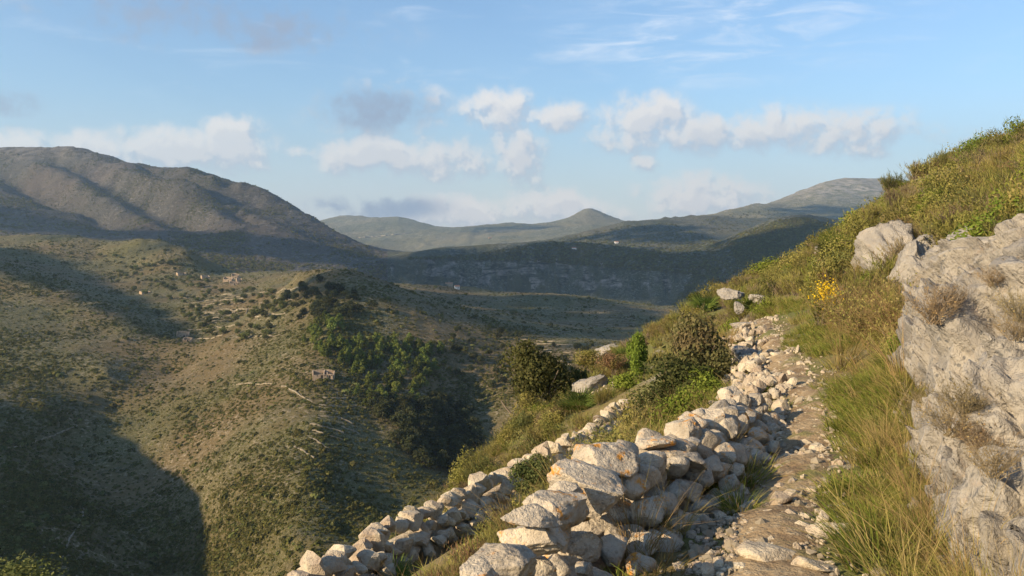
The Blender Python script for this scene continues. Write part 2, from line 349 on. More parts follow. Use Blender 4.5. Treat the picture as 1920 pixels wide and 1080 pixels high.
# gorge and plateau beyond
line((740,476,4000),(780,470,4300),(700,470,4300),(720,452,4700),(690,446,5000),(760,442,5100),(800,438,5200),(850,446,4700),(900,448,4600),(980,448,4300),(1040,440,4600),(880,462,4100),(960,456,4000),(820,465,4100),(640,440,5200))
poly([(560,425,6900),(610,412,6900),(650,402,7000),(690,407,6900),(715,413,6600),(745,406,6300),(780,413,6200),(815,426,6000),(860,427,6000),(900,424,6000),(960,418,6000),(1000,423,5900),(1040,422,5900),(1070,408,5850),(1088,396,5810),(1104,384,5800),(1120,395,5790),(1140,405,5750),(1175,418,5700),(1240,425,5700)], 30)
line(*[(u, 436, 9000) for u in range(-800, 2700, 250)])
line(*[(u, v+12, d*1.10) for u, v, d in ((610,412,6900),(650,402,7000),(715,413,6600),(745,406,6300),(815,426,6000),(900,424,6000),(960,418,6000),(1040,422,5900),(1104,391,5800),(1175,418,5700))])
line(*[(u, v+16, d*1.35) for u, v, d in ((610,412,6900),(745,406,6300),(860,427,6000),(960,418,6000),(1104,391,5800),(1175,418,5700))])
# left mountain
poly([(-900,330,3200),(-300,300,3100),(0,283,3000),(80,283,2950),(130,281,2900),(165,294,2850),(205,307,2800),(260,312,2750),(310,319,2700),(350,315,2620),(400,324,2560),(450,342,2500),(500,363,2450),(540,385,2400),(580,407,2340),(620,430,2280),(660,452,2200),(700,473,2100),(722,488,1990)], 45)
line(*[(u, v+8, d*1.12) for u, v, d in ((0,283,3000),(130,281,2900),(260,312,2750),(350,315,2620),(450,342,2500),(540,385,2400),(620,430,2280),(700,473,2100))])
line(*[(u, 445, 4200) for u in (-300, 0, 200, 400, 550)])
def spur(pts, w_=48, dd=.032):
    for i in range(len(pts)-1):
        for t in (0, .25, .5, .75):
            u, v, d = [pts[i][k]*(1-t)+pts[i+1][k]*t for k in range(3)]
            CT.append((u, v, d*(1-dd))); CT.append((u+w_, v+3, d*(1+dd*1.2)))
spur([(-60,325,2700),(60,385,2350),(133,417,2100),(200,445,1850)])
spur([(60,307,2750),(170,362,2420),(287,420,2050),(340,447,1850)])
spur([(213,316,2650),(300,355,2400),(400,407,2080),(450,436,1900)])
spur([(350,337,2500),(430,380,2300),(520,433,2000),(570,462,1850)])
line((0,345,2600),(150,400,2200),(300,390,2300),(0,430,1800),(150,445,1700),(300,460,1650),(450,470,1650),(560,480,1700),(640,485,1750),(640,470,1880),(690,492,1800),(-300,420,1800),(-900,400,1800))
line((0,455,1450),(150,470,1420),(300,480,1350),(400,500,1400),(500,505,1450),(600,515,1400),(560,495,1600),(650,505,1600),(690,530,1500),(640,540,1250),(500,520,1250))
poly([(-60,452,1150),(60,447,1150),(150,446,1140),(220,458,1090),(260,454,1060),(300,456,1050),(345,470,1030),(385,498,1010),(405,514,1000)], 40)
line((260,466,1230),(300,468,1230),(350,485,1200),(400,505,1180),(420,515,1150),(220,470,1260))    # rocky knoll
line((500,512,1000),(440,525,900),(380,560,800),(560,508,850),(520,520,860),(480,545,800),(300,510,950),(250,500,1000),(180,480,1050),(300,550,860),(330,590,720),(300,520,930),(430,560,760),(400,600,650),(460,610,640),(520,570,640),(540,540,700))
poly([(-300,470,820),(0,500,760),(130,545,700),(250,595,635),(335,638,575)], 60)      # near left spur
line((0,485,960),(80,505,940),(200,555,840),(300,600,720),(350,632,620))
line((0,560,665),(100,590,635),(200,630,585),(0,640,535),(100,680,505),(200,700,485),(0,720,456),(80,760,420),(0,800,370),(0,900,305),(80,920,312),(0,1000,257),(120,1000,282),(0,1090,225),(180,1090,256))
line((-300,560,610),(-300,700,415),(-300,850,300),(-300,1000,230),(-900,500,600),(-900,620,350),(-900,760,250))
CT = np.array(CT)
KU, KD = 1/420., 2.2
rows = np.r_[np.geomspace(38, 200, 40, endpoint=False), np.geomspace(200, 700, 210, endpoint=False), np.geomspace(700, 1500, 120, endpoint=False),
             np.geomspace(1500, 2050, 95, endpoint=False), np.geomspace(2050, 3300, 75, endpoint=False), np.geomspace(3300, 9500, 90)]
cols = np.r_[np.linspace(-1500, -70, 50, endpoint=False), np.arange(-70, 1990, 3.1), np.linspace(1990, 3300, 45)]
GU, GD = np.meshgrid(cols, rows)
gx = GD*(GU-960)/F
Zdum = GU*0
# columns and buttresses: nudge the sampling depth round the cliffs
nb = n2(gx.ravel(), GD.ravel()*.12+Zdum.ravel(), 95, 11, 5, .6).reshape(gx.shape)
cliffm = smooth(GD, 1480, 1600)*(1-smooth(GD, 1980, 2100))*smooth(GU, 690, 720)
farm = smooth(GD, 3600, 4000)*(1-smooth(GD, 5300, 5800))
GDs = GD*(1 + (.034*nb+.014*n2(gx.ravel(), GD.ravel(), 33, 14, 4, .6).reshape(gx.shape))*cliffm + .03*n2(gx.ravel(), gx.ravel()*0+9, 160, 12, 4, .55, True).reshape(gx.shape)*farm)
S = rbf(np.stack([CT[:, 0]*KU, np.log(CT[:, 2])*KD], -1), (HV-CT[:, 1])/F, np.stack([GU.ravel()*KU, np.log(GDs.ravel())*KD], -1)).reshape(GU.shape)
i0 = int(np.searchsorted(rows, 2050)); S[i0:] = blur(S, 1)[i0:]
Zf = EYE + GD*S
x_, y_ = gx.ravel(), GD.ravel()
amp = np.clip(GD/500., .25, 3.0)
fade = 1-.75*cliffm
Zf += (fade*(smooth(GD, 900, 2000)*4*n2(x_, y_, 340, 3, 4).reshape(GD.shape) + amp*(1.6*n2(x_, y_, 70, 4, 4)+2.2*n2(x_, y_, 110, 8, 4, .5, True)).reshape(GD.shape) + amp*.55*n2(x_, y_, 14, 5, 3, .55, True).reshape(GD.shape)
       + smooth(GD, 1300, 2000)*5.0*n2(x_, y_*.6, 130, 6, 5, .55, True).reshape(GD.shape)))*smooth(GD, 60, 160)
Sg = (Zf-EYE)/GD
VF = np.stack([gx, GD, Zf], -1).reshape(-1, 3)
nr, nc = GD.shape
FF = grid_faces(nr, nc)
fr = FF[:, 0]//nc; fd = rows[fr]; fu = cols[FF[:, 0] % nc]
reg = np.where(fd < 1290, 0, np.where((fu < 726) & (fd < 3450), 1, np.where(fd < 3450, 2, 3)))
def sub(name, sel, mat, label):
    f = FF[sel]; idx, inv = np.unique(f, return_inverse=True)
    o = obj(name, mesh(name, VF[idx], inv.reshape(-1, 4), mat)); tag(o, label, 'hill', kind='structure'); return o
sub('valley_hillsides', reg == 0, M['valley'], 'scrub-covered valley hillsides with a spur and stream gullies')
sub('mountain', reg == 1, M['mountain'], 'long brown mountain with gullied spurs on the left')
sub('plateau', reg == 2, M['plateau'], 'dark plateau with a grey cliff edge above the gorge')
sub('distant_hills', reg == 3, M['far'], 'pale distant hills and pointed peak beyond the plateau')

lnr = np.log(rows)
Smax = np.maximum.accumulate(Sg, 0)
def far_z(x, y):
    x = np.asarray(x, float); y = np.asarray(y, float); u = 960+F*x/y
    c = np.interp(u, cols, np.arange(nc)); r = np.interp(np.log(y), lnr, np.arange(nr))
    c0 = np.clip(c.astype(int), 0, nc-2); r0 = np.clip(r.astype(int), 0, nr-2); a = c-c0; b = r-r0
    return (Zf[r0, c0]*(1-a)+Zf[r0, c0+1]*a)*(1-b) + (Zf[r0+1, c0]*(1-a)+Zf[r0+1, c0+1]*a)*b
def hit(u, v, dmin=150):
    c = int(np.clip(np.interp(u, cols, np.arange(nc)), 0, nc-1)); s = (HV-v)/F
    r0 = np.searchsorted(rows, dmin); col_ = Sg[r0:, c]; k = np.argmax(col_ >= s)
    if col_[k] < s: return None
    if k == 0: d = rows[r0]
    else:
        t = (s-col_[k-1])/(col_[k]-col_[k-1]+1e-12); d = rows[r0+k-1]*(1-t)+rows[r0+k]*t
    return np.array([d*(u-960)/F, d, EYE+d*s])
def in_poly(pt, pg):
    x, y = pt; c = False; n = len(pg)
    for i in range(n):
        x1, y1 = pg[i]; x2, y2 = pg[i-1]
        if (y1 > y) != (y2 > y) and x < (x2-x1)*(y-y1)/(y2-y1)+x1: c = not c
    return c
def poly_samples(pg, n, seed):
    r = np.random.default_rng(seed); a = np.array(pg); lo, hi = a.min(0), a.max(0); out = []
    while len(out) < n:
        q = r.uniform(lo, hi)
        if in_poly(q, pg): out.append(q)
    return out

# ridge on the left, outside the frame, whose shade lies over the valley bottom
RB = [P(-120,660,530), P(0,735,448), P(150,800,400), P(195,845,362), P(322,913,318), P(397,1037,280), P(390,1120,250), P(380,1300,215)]
RC = [b - L*270 for b in RB]
RC = [RC[0] + np.array([-40, 60, -30])] + RC[1:] + [RC[-1] + np.array([60, -120, 0]), RC[-1] + np.array([100, -260, -10])]
ts = np.linspace(0, len(RC)-1, 160); RCa = np.array(RC)
RX, RY, RZ = [np.interp(ts, np.arange(len(RC)), RCa[:, k]) for k in range(3)]
ws = np.linspace(-1, 1, 41); RV = []
nrm2 = np.array([.88, .47])
for k in range(160):
    for q in ws:
        off = 150*q if q > 0 else 420*q
        drop = 115*abs(q)**1.15 if q > 0 else 150*abs(q)**1.2
        RV.append((RX[k]+nrm2[0]*off*.8, RY[k]+nrm2[1]*off*.8, RZ[k]-drop))
RV = np.array(RV); RV[:, 2] += 3.5*n2(RV[:, 0], RV[:, 1], 45, 21, 4)*1.0
o = obj('ridge', mesh('ridge', RV, grid_faces(160, 41), M['valley'])); tag(o, 'scrubby ridge beyond the left edge shading the valley floor', 'hill', kind='structure')

# clouds added outside the frame, towards the sun, shaped to shade the land
def shade_cloud(pg, n, t, rad, seed):
    vs, fs, base = [], [], 0; V0, T0 = ico(3)
    for k, (u, v) in enumerate(poly_samples(pg, n, seed)):
        h = hit(u, v)
        if h is None: continue
        c = h - L*t; r = rad*(h[1]/1000.)*random.uniform(.7, 1.25)
        v_ = V0*np.array([1, 1, .6])*r*(1+.30*fbm(V0*1.6+k*7, seed, 3)[:, None]) + c
        vs.append(v_); fs.append(T0+base); base += len(V0)
    o = obj('cloud', mesh('cloud', np.concatenate(vs), np.concatenate(fs), M['cloud']))
    tag(o, 'unseen cloud beyond the left edge, shaped to shade the land', 'cloud', 'clouds towards the sun', 'stuff'); return o
CLOUDS = [
 ([(760,500),(900,488),(1100,490),(1300,500),(1480,430),(1590,440),(1600,560),(1300,580),(1150,556),(900,546),(760,535)], 120, 4200, 26, 1),
 ([(800,482),(900,474),(1000,460),(1080,448),(1180,422),(1260,418),(1310,440),(1370,458),(1480,418),(1560,415),(1590,440),(1300,500),(1000,482)], 130, 4600, 18, 2),
 ([(550,548),(585,517),(640,510),(700,520),(760,545),(900,550),(1100,558),(1230,585),(1230,625),(1100,650),(960,618),(880,588),(760,566),(650,556)], 150, 1700, 20, 3),
 ([(40,400),(160,425),(300,432),(420,440),(560,455),(690,480),(715,492),(640,497),(520,482),(380,470),(230,452),(80,440),(-40,425),(-40,380)], 110, 4600, 22, 4),
 ([(1430,402),(1500,386),(1590,390),(1640,400),(1640,415),(1560,412),(1480,408)], 40, 7600, 13, 5),
 ([(870,424),(960,420),(1040,424),(1000,432),(940,436),(880,434)], 30, 9000, 9, 6),
 ([(-20,462),(60,478),(200,540),(340,622),(372,645),(330,640),(250,594),(130,544),(-20,500)], 240, 950, 12, 7),  # added cloud, stands in for the self-shadow of the steep left slope
]
for c in CLOUDS: shade_cloud(*c)

# ================================================================== NEAR HILLSIDE
NC = [P(*q) for q in (
 (1450,1080,4.0),(1450,960,5.0),(1500,850,6.3),(1520,780,7.6),(1500,720,9.2),(1465,660,11.8),(1440,620,14.5),(1420,600,16.5),
 (1350,1080,4.0),(1560,1080,4.0),(1360,960,4.95),(1540,960,5.0),(1430,850,6.2),(1570,850,6.3),(1460,780,7.5),(1570,780,7.6),(1450,720,9.1),(1550,720,9.1),
 (1600,1000,4.3),(1640,900,5.2),(1620,800,6.8),(1600,720,8.6),(1560,660,11),(1500,610,15),
 (1790,1080,3.9),(1770,950,4.9),(1710,820,6.3),(1690,700,9),(1660,620,12),(1620,540,16),
 (1920,480,7.5),(1760,530,10.5),(1850,500,9.5),(1920,400,11),(1800,420,14),(1700,410,17.5),(1650,388,19),(1920,300,18),(1800,340,21),(1700,345,23),(1640,366,24),
 (1920,262,27),(1780,326,28),(1850,294,27),(1920,340,45),(1780,390,40),(1640,430,34),(1560,470,36),(1450,535,36),(1280,650,36),(1150,710,32),(940,870,26),(880,930,22),
 (1450,515,30),(1400,560,22),(1500,540,22),(1560,500,24),(1600,440,26),(1330,562,25),(1280,592,27),(1200,645,23),(1150,668,24),(1100,695,24),(1200,690,19),(1300,645,17),(1350,622,16.5),
 (1050,750,21),(1000,785,19.5),(960,805,18.5),(930,855,16),(1100,765,17),(1200,745,15),(1250,765,12.5),(1150,835,10.8),(1050,885,9.4),(950,955,7.8),(850,1025,6.8),(780,1085,6.2),
 (1300,745,13),(1350,700,13.5),(1250,820,9.6),(1120,920,7.4),(1000,1000,6.3))]
W1 = np.array([P(900,1120,2.95), P(1000,1000,3.65), P(1060,930,4.25), P(1150,872,4.85), P(1240,838,5.4), P(1300,806,6.0), P(1350,780,6.7), P(1390,750,7.7)])
W2 = np.array([P(470,1150,6.3), P(570,1080,7.0), P(700,1005,8.3), P(870,925,10), P(960,880,11.2), P(1060,830,12.7), P(1150,770,14.8), P(1270,700,18.5)])
for q in W1: NC += [q + (-.35, .25, -.62), q + (.42, -.18, -.34)]
for q in W2: NC += [q + (.32, -.15, -.50), q + (-.35, .2, -.75), q + (-1.2, .6, -1.35), q + (-5, 2.5, -4.8), q + (-13, 6, -12.5)]
NC += [np.array(q, float) for q in ((.3,0,0),(.8,2,0),(.3,-3,0),(-1,-3,-.7),(-.6,0,-.45),(-.2,1.6,-.35),(2,-3,.6),(4,-3,2),(-4,0,-3),(-4,-4,-3),(1.5,1.5,.15),(2,0,.4),(4,0,1.9),(8,0,4.5),(8,-4,4.5),(15,5,7.2),(20,15,7.6),(-10,5,-9),(-20,0,-18),(-2.2,3,-1.9),(-5,6,-4.8),(30,30,7),(30,50,3),(3.6,3.5,1.35),(6,4,2.6))]
NC = np.array(NC)
GX0, GX1, GY0, GY1, GS = -26., 38., -7., 52., .1
gxs = np.arange(GX0, GX1, GS); gys = np.arange(GY0, GY1, GS); NX, NY = np.meshgrid(gxs, gys)
NZ = rbf(NC[:, :2], NC[:, 2], np.stack([NX.ravel(), NY.ravel()], -1), .02).reshape(NX.shape)
NZ = blur(NZ, 2)
def dline(x, y, pl):
    best = np.full(np.shape(x), 1e9); bt = np.zeros(np.shape(x))
    for i in range(len(pl)-1):
        a = pl[i][:2]; b = pl[i+1][:2]; ab = b-a; t = np.clip(((x-a[0])*ab[0]+(y-a[1])*ab[1])/(ab@ab), 0, 1)
        d = np.hypot(x-a[0]-t*ab[0], y-a[1]-t*ab[1]); k = d < best; best = np.where(k, d, best); bt = np.where(k, i+t, bt)
    return best, bt
PATH = np.array([(.3,-3,0),(.5,0,0),(.85,2,0)] + [tuple(P(*q)) for q in ((1455,1080,4.0),(1455,960,5.0),(1495,850,6.3),(1520,780,7.6),(1500,720,9.2),(1465,660,11.8),(1440,620,14.5),(1428,604,16.2),(1432,594,17.6))])
dp, _ = dline(NX, NY, PATH)
nzf = NX.ravel(), NY.ravel()
NZ += (.10*n2(*nzf, 2.2, 31, 4) + .25*n2(*nzf, 7., 32, 3)).reshape(NX.shape)*smooth(dp, .3, 1.4)*smooth(np.hypot(NX, NY), 1, 8)
NZ += (.022*n2(*nzf, .45, 33, 3)).reshape(NX.shape)
def near_z(x, y):
    c = (np.asarray(x, float)-GX0)/GS; r = (np.asarray(y, float)-GY0)/GS
    c0 = np.clip(c.astype(int), 0, len(gxs)-2); r0 = np.clip(r.astype(int), 0, len(gys)-2); a = np.clip(c-c0, 0, 1); b = np.clip(r-r0, 0, 1)
    return (NZ[r0, c0]*(1-a)+NZ[r0, c0+1]*a)*(1-b) + (NZ[r0+1, c0]*(1-a)+NZ[r0+1, c0+1]*a)*b
ang = np.radians(np.r_[np.linspace(-85, -30, 40, endpoint=False), np.linspace(-30, 45, 330, endpoint=False), np.linspace(45, 85, 30)])
rad_ = np.r_[np.geomspace(.6, 60, 430)]
A_, R_ = np.meshgrid(ang, rad_); mx, my = .4+R_*np.sin(A_), -4+R_*np.cos(A_)
my_ok = (mx > GX0+.2) & (mx < GX1-.2) & (my < GY1-.2)
mz = near_z(mx, my) + (.012*n2(mx.ravel(), my.ravel(), .12, 34, 3)).reshape(mx.shape)
nf = grid_faces(*mx.shape); nf = nf[my_ok.ravel()[nf].all(1)]
o = obj('hillside_ground', mesh('hillside_ground', np.stack([mx, my, mz], -1).reshape(-1, 3), nf[:, ::-1], M['turf']))
tag(o, 'steep grassy limestone hillside carrying the footpath', 'ground', kind='structure')
def nhit(u, v, d0=1.8, d1=48):
    d = np.geomspace(d0, d1, 900); x = d*(u-960)/F; z = EYE+d*(HV-v)/F; k = near_z(x, d) >= z
    if not k.any(): return None
    i = int(np.argmax(k)); return np.array([x[i], d[i], near_z(x[i], d[i])])

# path sheet
tt = np.linspace(0, len(PATH)-1.001, 420); pi = tt.astype(int); pf = tt-pi
pc = np.stack([np.interp(tt, np.arange(len(PATH)), PATH[:, k]) for k in (0, 1)], -1)
for _ in range(25): pc[1:-1] = (pc[:-2]+pc[1:-1]*2+pc[2:])/4
tg = np.gradient(pc, axis=0); tg /= np.linalg.norm(tg, axis=1)[:, None]; nm = np.stack([tg[:, 1], -tg[:, 0]], -1)
ac = np.linspace(-1, 1, 33); hw = .34 + .13*n2(tt*3, tt*0, 1.0, 41, 3) - .16*smooth(pc[:, 1], 9, 17.5)
pv = pc[:, None]+nm[:, None]*(ac[None, :, None]*hw[:, None, None])
px, py = pv[..., 0], pv[..., 1]
pz = near_z(px, py) + .055*(1-np.abs(ac)[None]**2.2) - .03 + (.03*n2(px.ravel(), py.ravel(), .35, 42, 4, .6)+.010*n2(px.ravel(), py.ravel(), .08, 43, 3)).reshape(px.shape)
path = obj('footpath', mesh('footpath', np.stack([px, py, pz], -1).reshape(-1, 3), grid_faces(*px.shape), M['dirt']))
tag(path, 'stony earth footpath running along the hillside', 'path', kind='structure')

# ================================================================== PLANT MESHES
def strips(base, direc, length, width, bend, seg=2, rg=rng, side=None):
    """thin tapering blades: N x (2*seg+1) vertices"""
    n = len(base); direc = direc/np.linalg.norm(direc, axis=1)[:, None]
    if side is None: side = np.cross(direc, rg.normal(size=(n, 3)))
    side /= np.linalg.norm(side, axis=1)[:, None]+1e-9
    V, Fq = [], []
    for k in range(seg+1):
        t = k/seg; c = base + direc*(length*t)[:, None] + bend*(length*t*t)[:, None]; w_ = (width*(1-t*.85)*.5)[:, None]
        V += [c-side*w_, c+side*w_]
    V = np.stack(V, 1); m = 2*(seg+1)
    for k in range(seg): Fq.append(np.array([2*k, 2*k+1, 2*k+3, 2*k+2]))
    Fq = (np.arange(n)[:, None, None]*m + np.array(Fq)[None]).reshape(-1, 4)
    return V.reshape(-1, 3), Fq
def leaves(c, size, nrm, rg, aspect=1.7):
    n = len(c); nrm = nrm/np.linalg.norm(nrm, axis=1)[:, None]
    a = np.cross(nrm, rg.normal(size=(n, 3))); a /= np.linalg.norm(a, axis=1)[:, None]+1e-9; b = np.cross(nrm, a)
    s = size[:, None]
    V = np.stack([c-a*s*aspect*.5, c-b*s*.5, c+a*s*aspect*.5, c+b*s*.5], 1)
    return V.reshape(-1, 3), np.arange(n*4).reshape(-1, 4)
def cat(parts):
    vs, fs, mi, b = [], [], [], 0
    for i, (V, Q, m) in enumerate(parts):
        vs.append(V); fs.append(Q+b); mi.append(np.full(len(Q), m)); b += len(V)
    return np.concatenate(vs), np.concatenate(fs), np.concatenate(mi)
def sph(n, rg, up=False):
    v = rg.normal(size=(n, 3)); v /= np.linalg.norm(v, axis=1)[:, None]
    if up: v[:, 2] = np.abs(v[:, 2])
    return v
def tubes(segs, sides=5):
    vs, fs, b = [], [], 0
    for p0, p1, r0, r1 in segs:
        p0 = np.array(p0, float); p1 = np.array(p1, float); d = p1-p0; d /= np.linalg.norm(d)+1e-9
        a = np.cross(d, (0, 0, 1) if abs(d[2]) < .9 else (1, 0, 0)); a /= np.linalg.norm(a); c = np.cross(d, a)
        an = np.arange(sides)/sides*2*math.pi
        ring = np.cos(an)[:, None]*a + np.sin(an)[:, None]*c
        vs += [p0+ring*r0, p1+ring*r1]
        i = np.arange(sides); j = (i+1) % sides
        fs.append(np.stack([i, j, j+sides, i+sides], -1)+b); b += 2*sides
    return np.concatenate(vs), np.concatenate(fs)
def heath_mesh(seed, mat, n=420, h=.5, spread=.34, twig=.012, up=.9):
    """upright fine-leaved shrub: many feathery shoots from one base"""
    r = np.random.default_rng(seed); ns = n//10
    d = sph(ns, r, True)*np.array([spread*2, spread*2, .5]); d[:, 2] += up; d /= np.linalg.norm(d, axis=1)[:, None]
    ln = h*r.uniform(.6, 1.1, ns); b0 = np.c_[r.normal(0, spread*.28, (ns, 2))*h*1.4, np.full(ns, -.05)]
    parts = [(*strips(b0, d, ln, np.full(ns, twig*.8), r.normal(0, .08, (ns, 3)), 2, r), 1)]
    k = r.integers(0, ns, n); t = r.uniform(.28, 1.0, n)
    c = b0[k]+d[k]*(ln[k]*t)[:, None]; dd = d[k]*.8 + sph(n, r)*.65; dd[:, 2] += .3
    parts.append((*strips(c, dd, h*r.uniform(.12, .26, n), np.full(n, twig*1.15), r.normal(0, .15, (n, 3)), 1, r), 0))
    V, Q, m = cat(parts); return mesh('shrub', V, Q, [mat, M['bark']], m, False)
def bush_mesh(seed, mat, n=5200, lf=.035, lobes=16, shape=(1, 1, 1), fill=.35, top=0.):
    """dense leafy shrub of radius about 1: leaves on the shells of many lobes"""
    r = np.random.default_rng(seed)
    lc = sph(lobes, r)*r.uniform(.25, .70, lobes)[:, None]; lc[:, 2] = lc[:, 2]*.95+.05; lr = r.uniform(.26, .46, lobes)
    k = r.integers(0, lobes, n); dv = sph(n, r); q = np.where(r.random(n) < fill, r.uniform(.3, .9, n), r.normal(.97, .07, n))
    c = lc[k]+dv*(lr[k]*q)[:, None]
    c *= (1+.18*fbm(c*2.3+seed, seed, 3)[:, None])
    c = c*np.array(shape); 
    V, Q = leaves(c, lf*r.uniform(.6, 1.3, n), dv+sph(n, r)*.8, r)
    sh = n//12; V2, Q2 = strips(c[:sh], dv[:sh]+sph(sh, r)*.4+np.array([0, 0, .3]), lf*r.uniform(2., 4.5, sh), np.full(sh, lf*.4), np.zeros((sh, 3)), 1, r)
    V, Q, m = cat([(V, Q, 0), (V2, Q2, 0)]); return mesh('foliage', V, Q, mat, None, False)
def stem_mesh(seed, h=1., n=6, spread=.5, r0=.05):
    r = np.random.default_rng(seed); segs = []
    for i in range(n):
        a = r.uniform(0, 6.28); p = np.array([0, 0, -.25*h]); d = np.array([math.cos(a)*spread, math.sin(a)*spread, 1.]); rr = r0
        for k in range(4):
            q = p+d*h*.27+r.normal(0, .04*h, 3); segs.append((p, q, rr, rr*.7)); p = q; rr *= .7; d = d+r.normal(0, .2, 3)
    V, Q = tubes(segs); return mesh('stem', V, Q, M['bark'])
def grass_mesh(seed, mat, n=120, h=.4, spread=.09, lean=.5, wd=.006, heads=0, mat2=None):
    r = np.random.default_rng(seed); a = r.uniform(0, 6.28, n); rr = spread*np.sqrt(r.random(n))
    b = np.c_[np.cos(a)*rr, np.sin(a)*rr, np.full(n, -.03)]; a2 = a+r.normal(0, .6, n); le = lean*r.uniform(.1, 1, n)
    d = np.c_[np.cos(a2)*le, np.sin(a2)*le, np.ones(n)]; ln = h*r.uniform(.45, 1.1, n)
    bend = np.c_[np.cos(a2), np.sin(a2), -np.ones(n)*.9]*(.42*r.uniform(.2, 1.1, n))[:, None]
    V, Q = strips(b, d, ln, np.full(n, wd), bend, 3, r); mi = (np.repeat(r.random(n) < .35, 3)).astype(int)
    return mesh('blades', V, Q, [mat, mat2 or mat], mi, False)
def palm_mesh(seed, mat, fans=13, R=.42, hh=.3):
    r = np.random.default_rng(seed); parts = []
    for i in range(fans):
        a = r.uniform(0, 6.28); el_ = r.uniform(.35, 1.35); ax = np.array([math.cos(a)*math.cos(el_), math.sin(a)*math.cos(el_), math.sin(el_)])
        st = ax*hh*r.uniform(.5, 1.1); parts.append((*strips(np.zeros((1, 3)), ax[None], np.array([np.linalg.norm(st)]), np.array([.014]), np.zeros((1, 3)), 1, r), 0))
        sd = np.cross(ax, (0, 0, 1)); sd /= np.linalg.norm(sd); nb_ = 15; th = np.linspace(-1.35, 1.35, nb_)
        dd = np.cos(th)[:, None]*ax+np.sin(th)[:, None]*sd; nn = np.cross(ax, sd)
        parts.append((*strips(np.repeat(st[None], nb_, 0), dd, R*r.uniform(.75, 1, nb_), np.full(nb_, .032), nn[None]*.12+r.normal(0, .05, (nb_, 3)), 2, r, side=np.cross(dd, nn[None])), 0))
    V, Q, m = cat(parts); return mesh('fronds', V, Q, mat, None, False)
def twig_mesh(seed, mat, n=46, h=.6, lf=500, lmat=None):
    r = np.random.default_rng(seed); parts = []; tips = []
    d = sph(n, r, True)*np.array([.75, .75, .5]); d[:, 2] += .55; d /= np.linalg.norm(d, axis=1)[:, None]; ln = h*r.uniform(.6, 1.1, n)
    b = np.c_[r.normal(0, .05, (n, 2)), np.full(n, -.05)]
    parts.append((*strips(b, d, ln, np.full(n, .009), r.normal(0, .15, (n, 3)), 3, r), 0))
    m = n*16; k = r.integers(0, n, m); t = r.uniform(.25, 1, m); c = b[k]+d[k]*(ln[k]*t)[:, None]
    dd = d[k]+sph(m, r)*.9; parts.append((*strips(c, dd, h*r.uniform(.12, .34, m), np.full(m, .0055), r.normal(0, .2, (m, 3)), 2, r), 0))
    k = r.integers(0, m, lf); cc = c[k]+dd[k]/np.linalg.norm(dd[k], axis=1)[:, None]*(h*.2*r.random(lf))[:, None]
    parts.append((*leaves(cc, np.full(lf, .017), sph(lf, r), r), 1))
    V, Q, mi = cat(parts); return mesh('twigs', V, Q, [mat, lmat or mat], mi, False)

def scatter(name, pts, rotz, scl, idx, meshes, label, cat_, tilt=None):
    """one 'stuff' object: geometry-node instances of a few plant meshes"""
    cl = bpy.data.collections.new(name+'_sources')
    for i, m in enumerate(meshes):
        so = bpy.data.objects.new('%s_source_%02d' % (name, i), m); cl.objects.link(so)
    pts = np.asarray(pts, np.float32); n = len(pts); me = bpy.data.meshes.new(name); me.vertices.add(n); me.vertices.foreach_set('co', pts.ravel())
    rot = np.zeros((n, 3), np.float32); rot[:, 2] = rotz
    if tilt is not None: rot[:, :2] = tilt
    scl = np.asarray(scl, np.float32); scl = np.repeat(scl[:, None], 3, 1) if scl.ndim == 1 else scl
    for nm_, ty, data, key in (('rot', 'FLOAT_VECTOR', rot, 'vector'), ('scl', 'FLOAT_VECTOR', scl, 'vector'), ('pick', 'INT', np.asarray(idx, np.int32), 'value')):
        at = me.attributes.new(nm_, ty, 'POINT'); at.data.foreach_set(key, data.ravel())
    o = obj(name, me); tag(o, label, cat_, kind='stuff')
    gt = bpy.data.node_groups.new(name, 'GeometryNodeTree'); gt.interface.new_socket('Geometry', in_out='INPUT', socket_type='NodeSocketGeometry'); gt.interface.new_socket('Geometry', in_out='OUTPUT', socket_type='NodeSocketGeometry')
    N = gt.nodes; Lk = gt.links; i_ = N.new('NodeGroupInput'); o_ = N.new('NodeGroupOutput'); ip = N.new('GeometryNodeInstanceOnPoints'); ci = N.new('GeometryNodeCollectionInfo')
    ci.inputs['Collection'].default_value = cl; ci.inputs['Separate Children'].default_value = True; ci.inputs['Reset Children'].default_value = True
    ip.inputs['Pick Instance'].default_value = True
    def attr(nm_, ty):
        a = N.new('GeometryNodeInputNamedAttribute'); a.data_type = ty; a.inputs['Name'].default_value = nm_; return [s for s in a.outputs if s.enabled][0]
    e2r = N.new('FunctionNodeEulerToRotation'); Lk.new(attr('rot', 'FLOAT_VECTOR'), e2r.inputs[0])
    Lk.new(i_.outputs[0], ip.inputs['Points']); Lk.new(ci.outputs[0], ip.inputs['Instance']); Lk.new(attr('pick', 'INT'), ip.inputs['Instance Index'])
    Lk.new(e2r.outputs[0], ip.inputs['Rotation']); Lk.new(attr('scl', 'FLOAT_VECTOR'), ip.inputs['Scale']); Lk.new(ip.outputs[0], o_.inputs[0])
    md = o.modifiers.new('instances', 'NODES'); md.node_group = gt
    return o

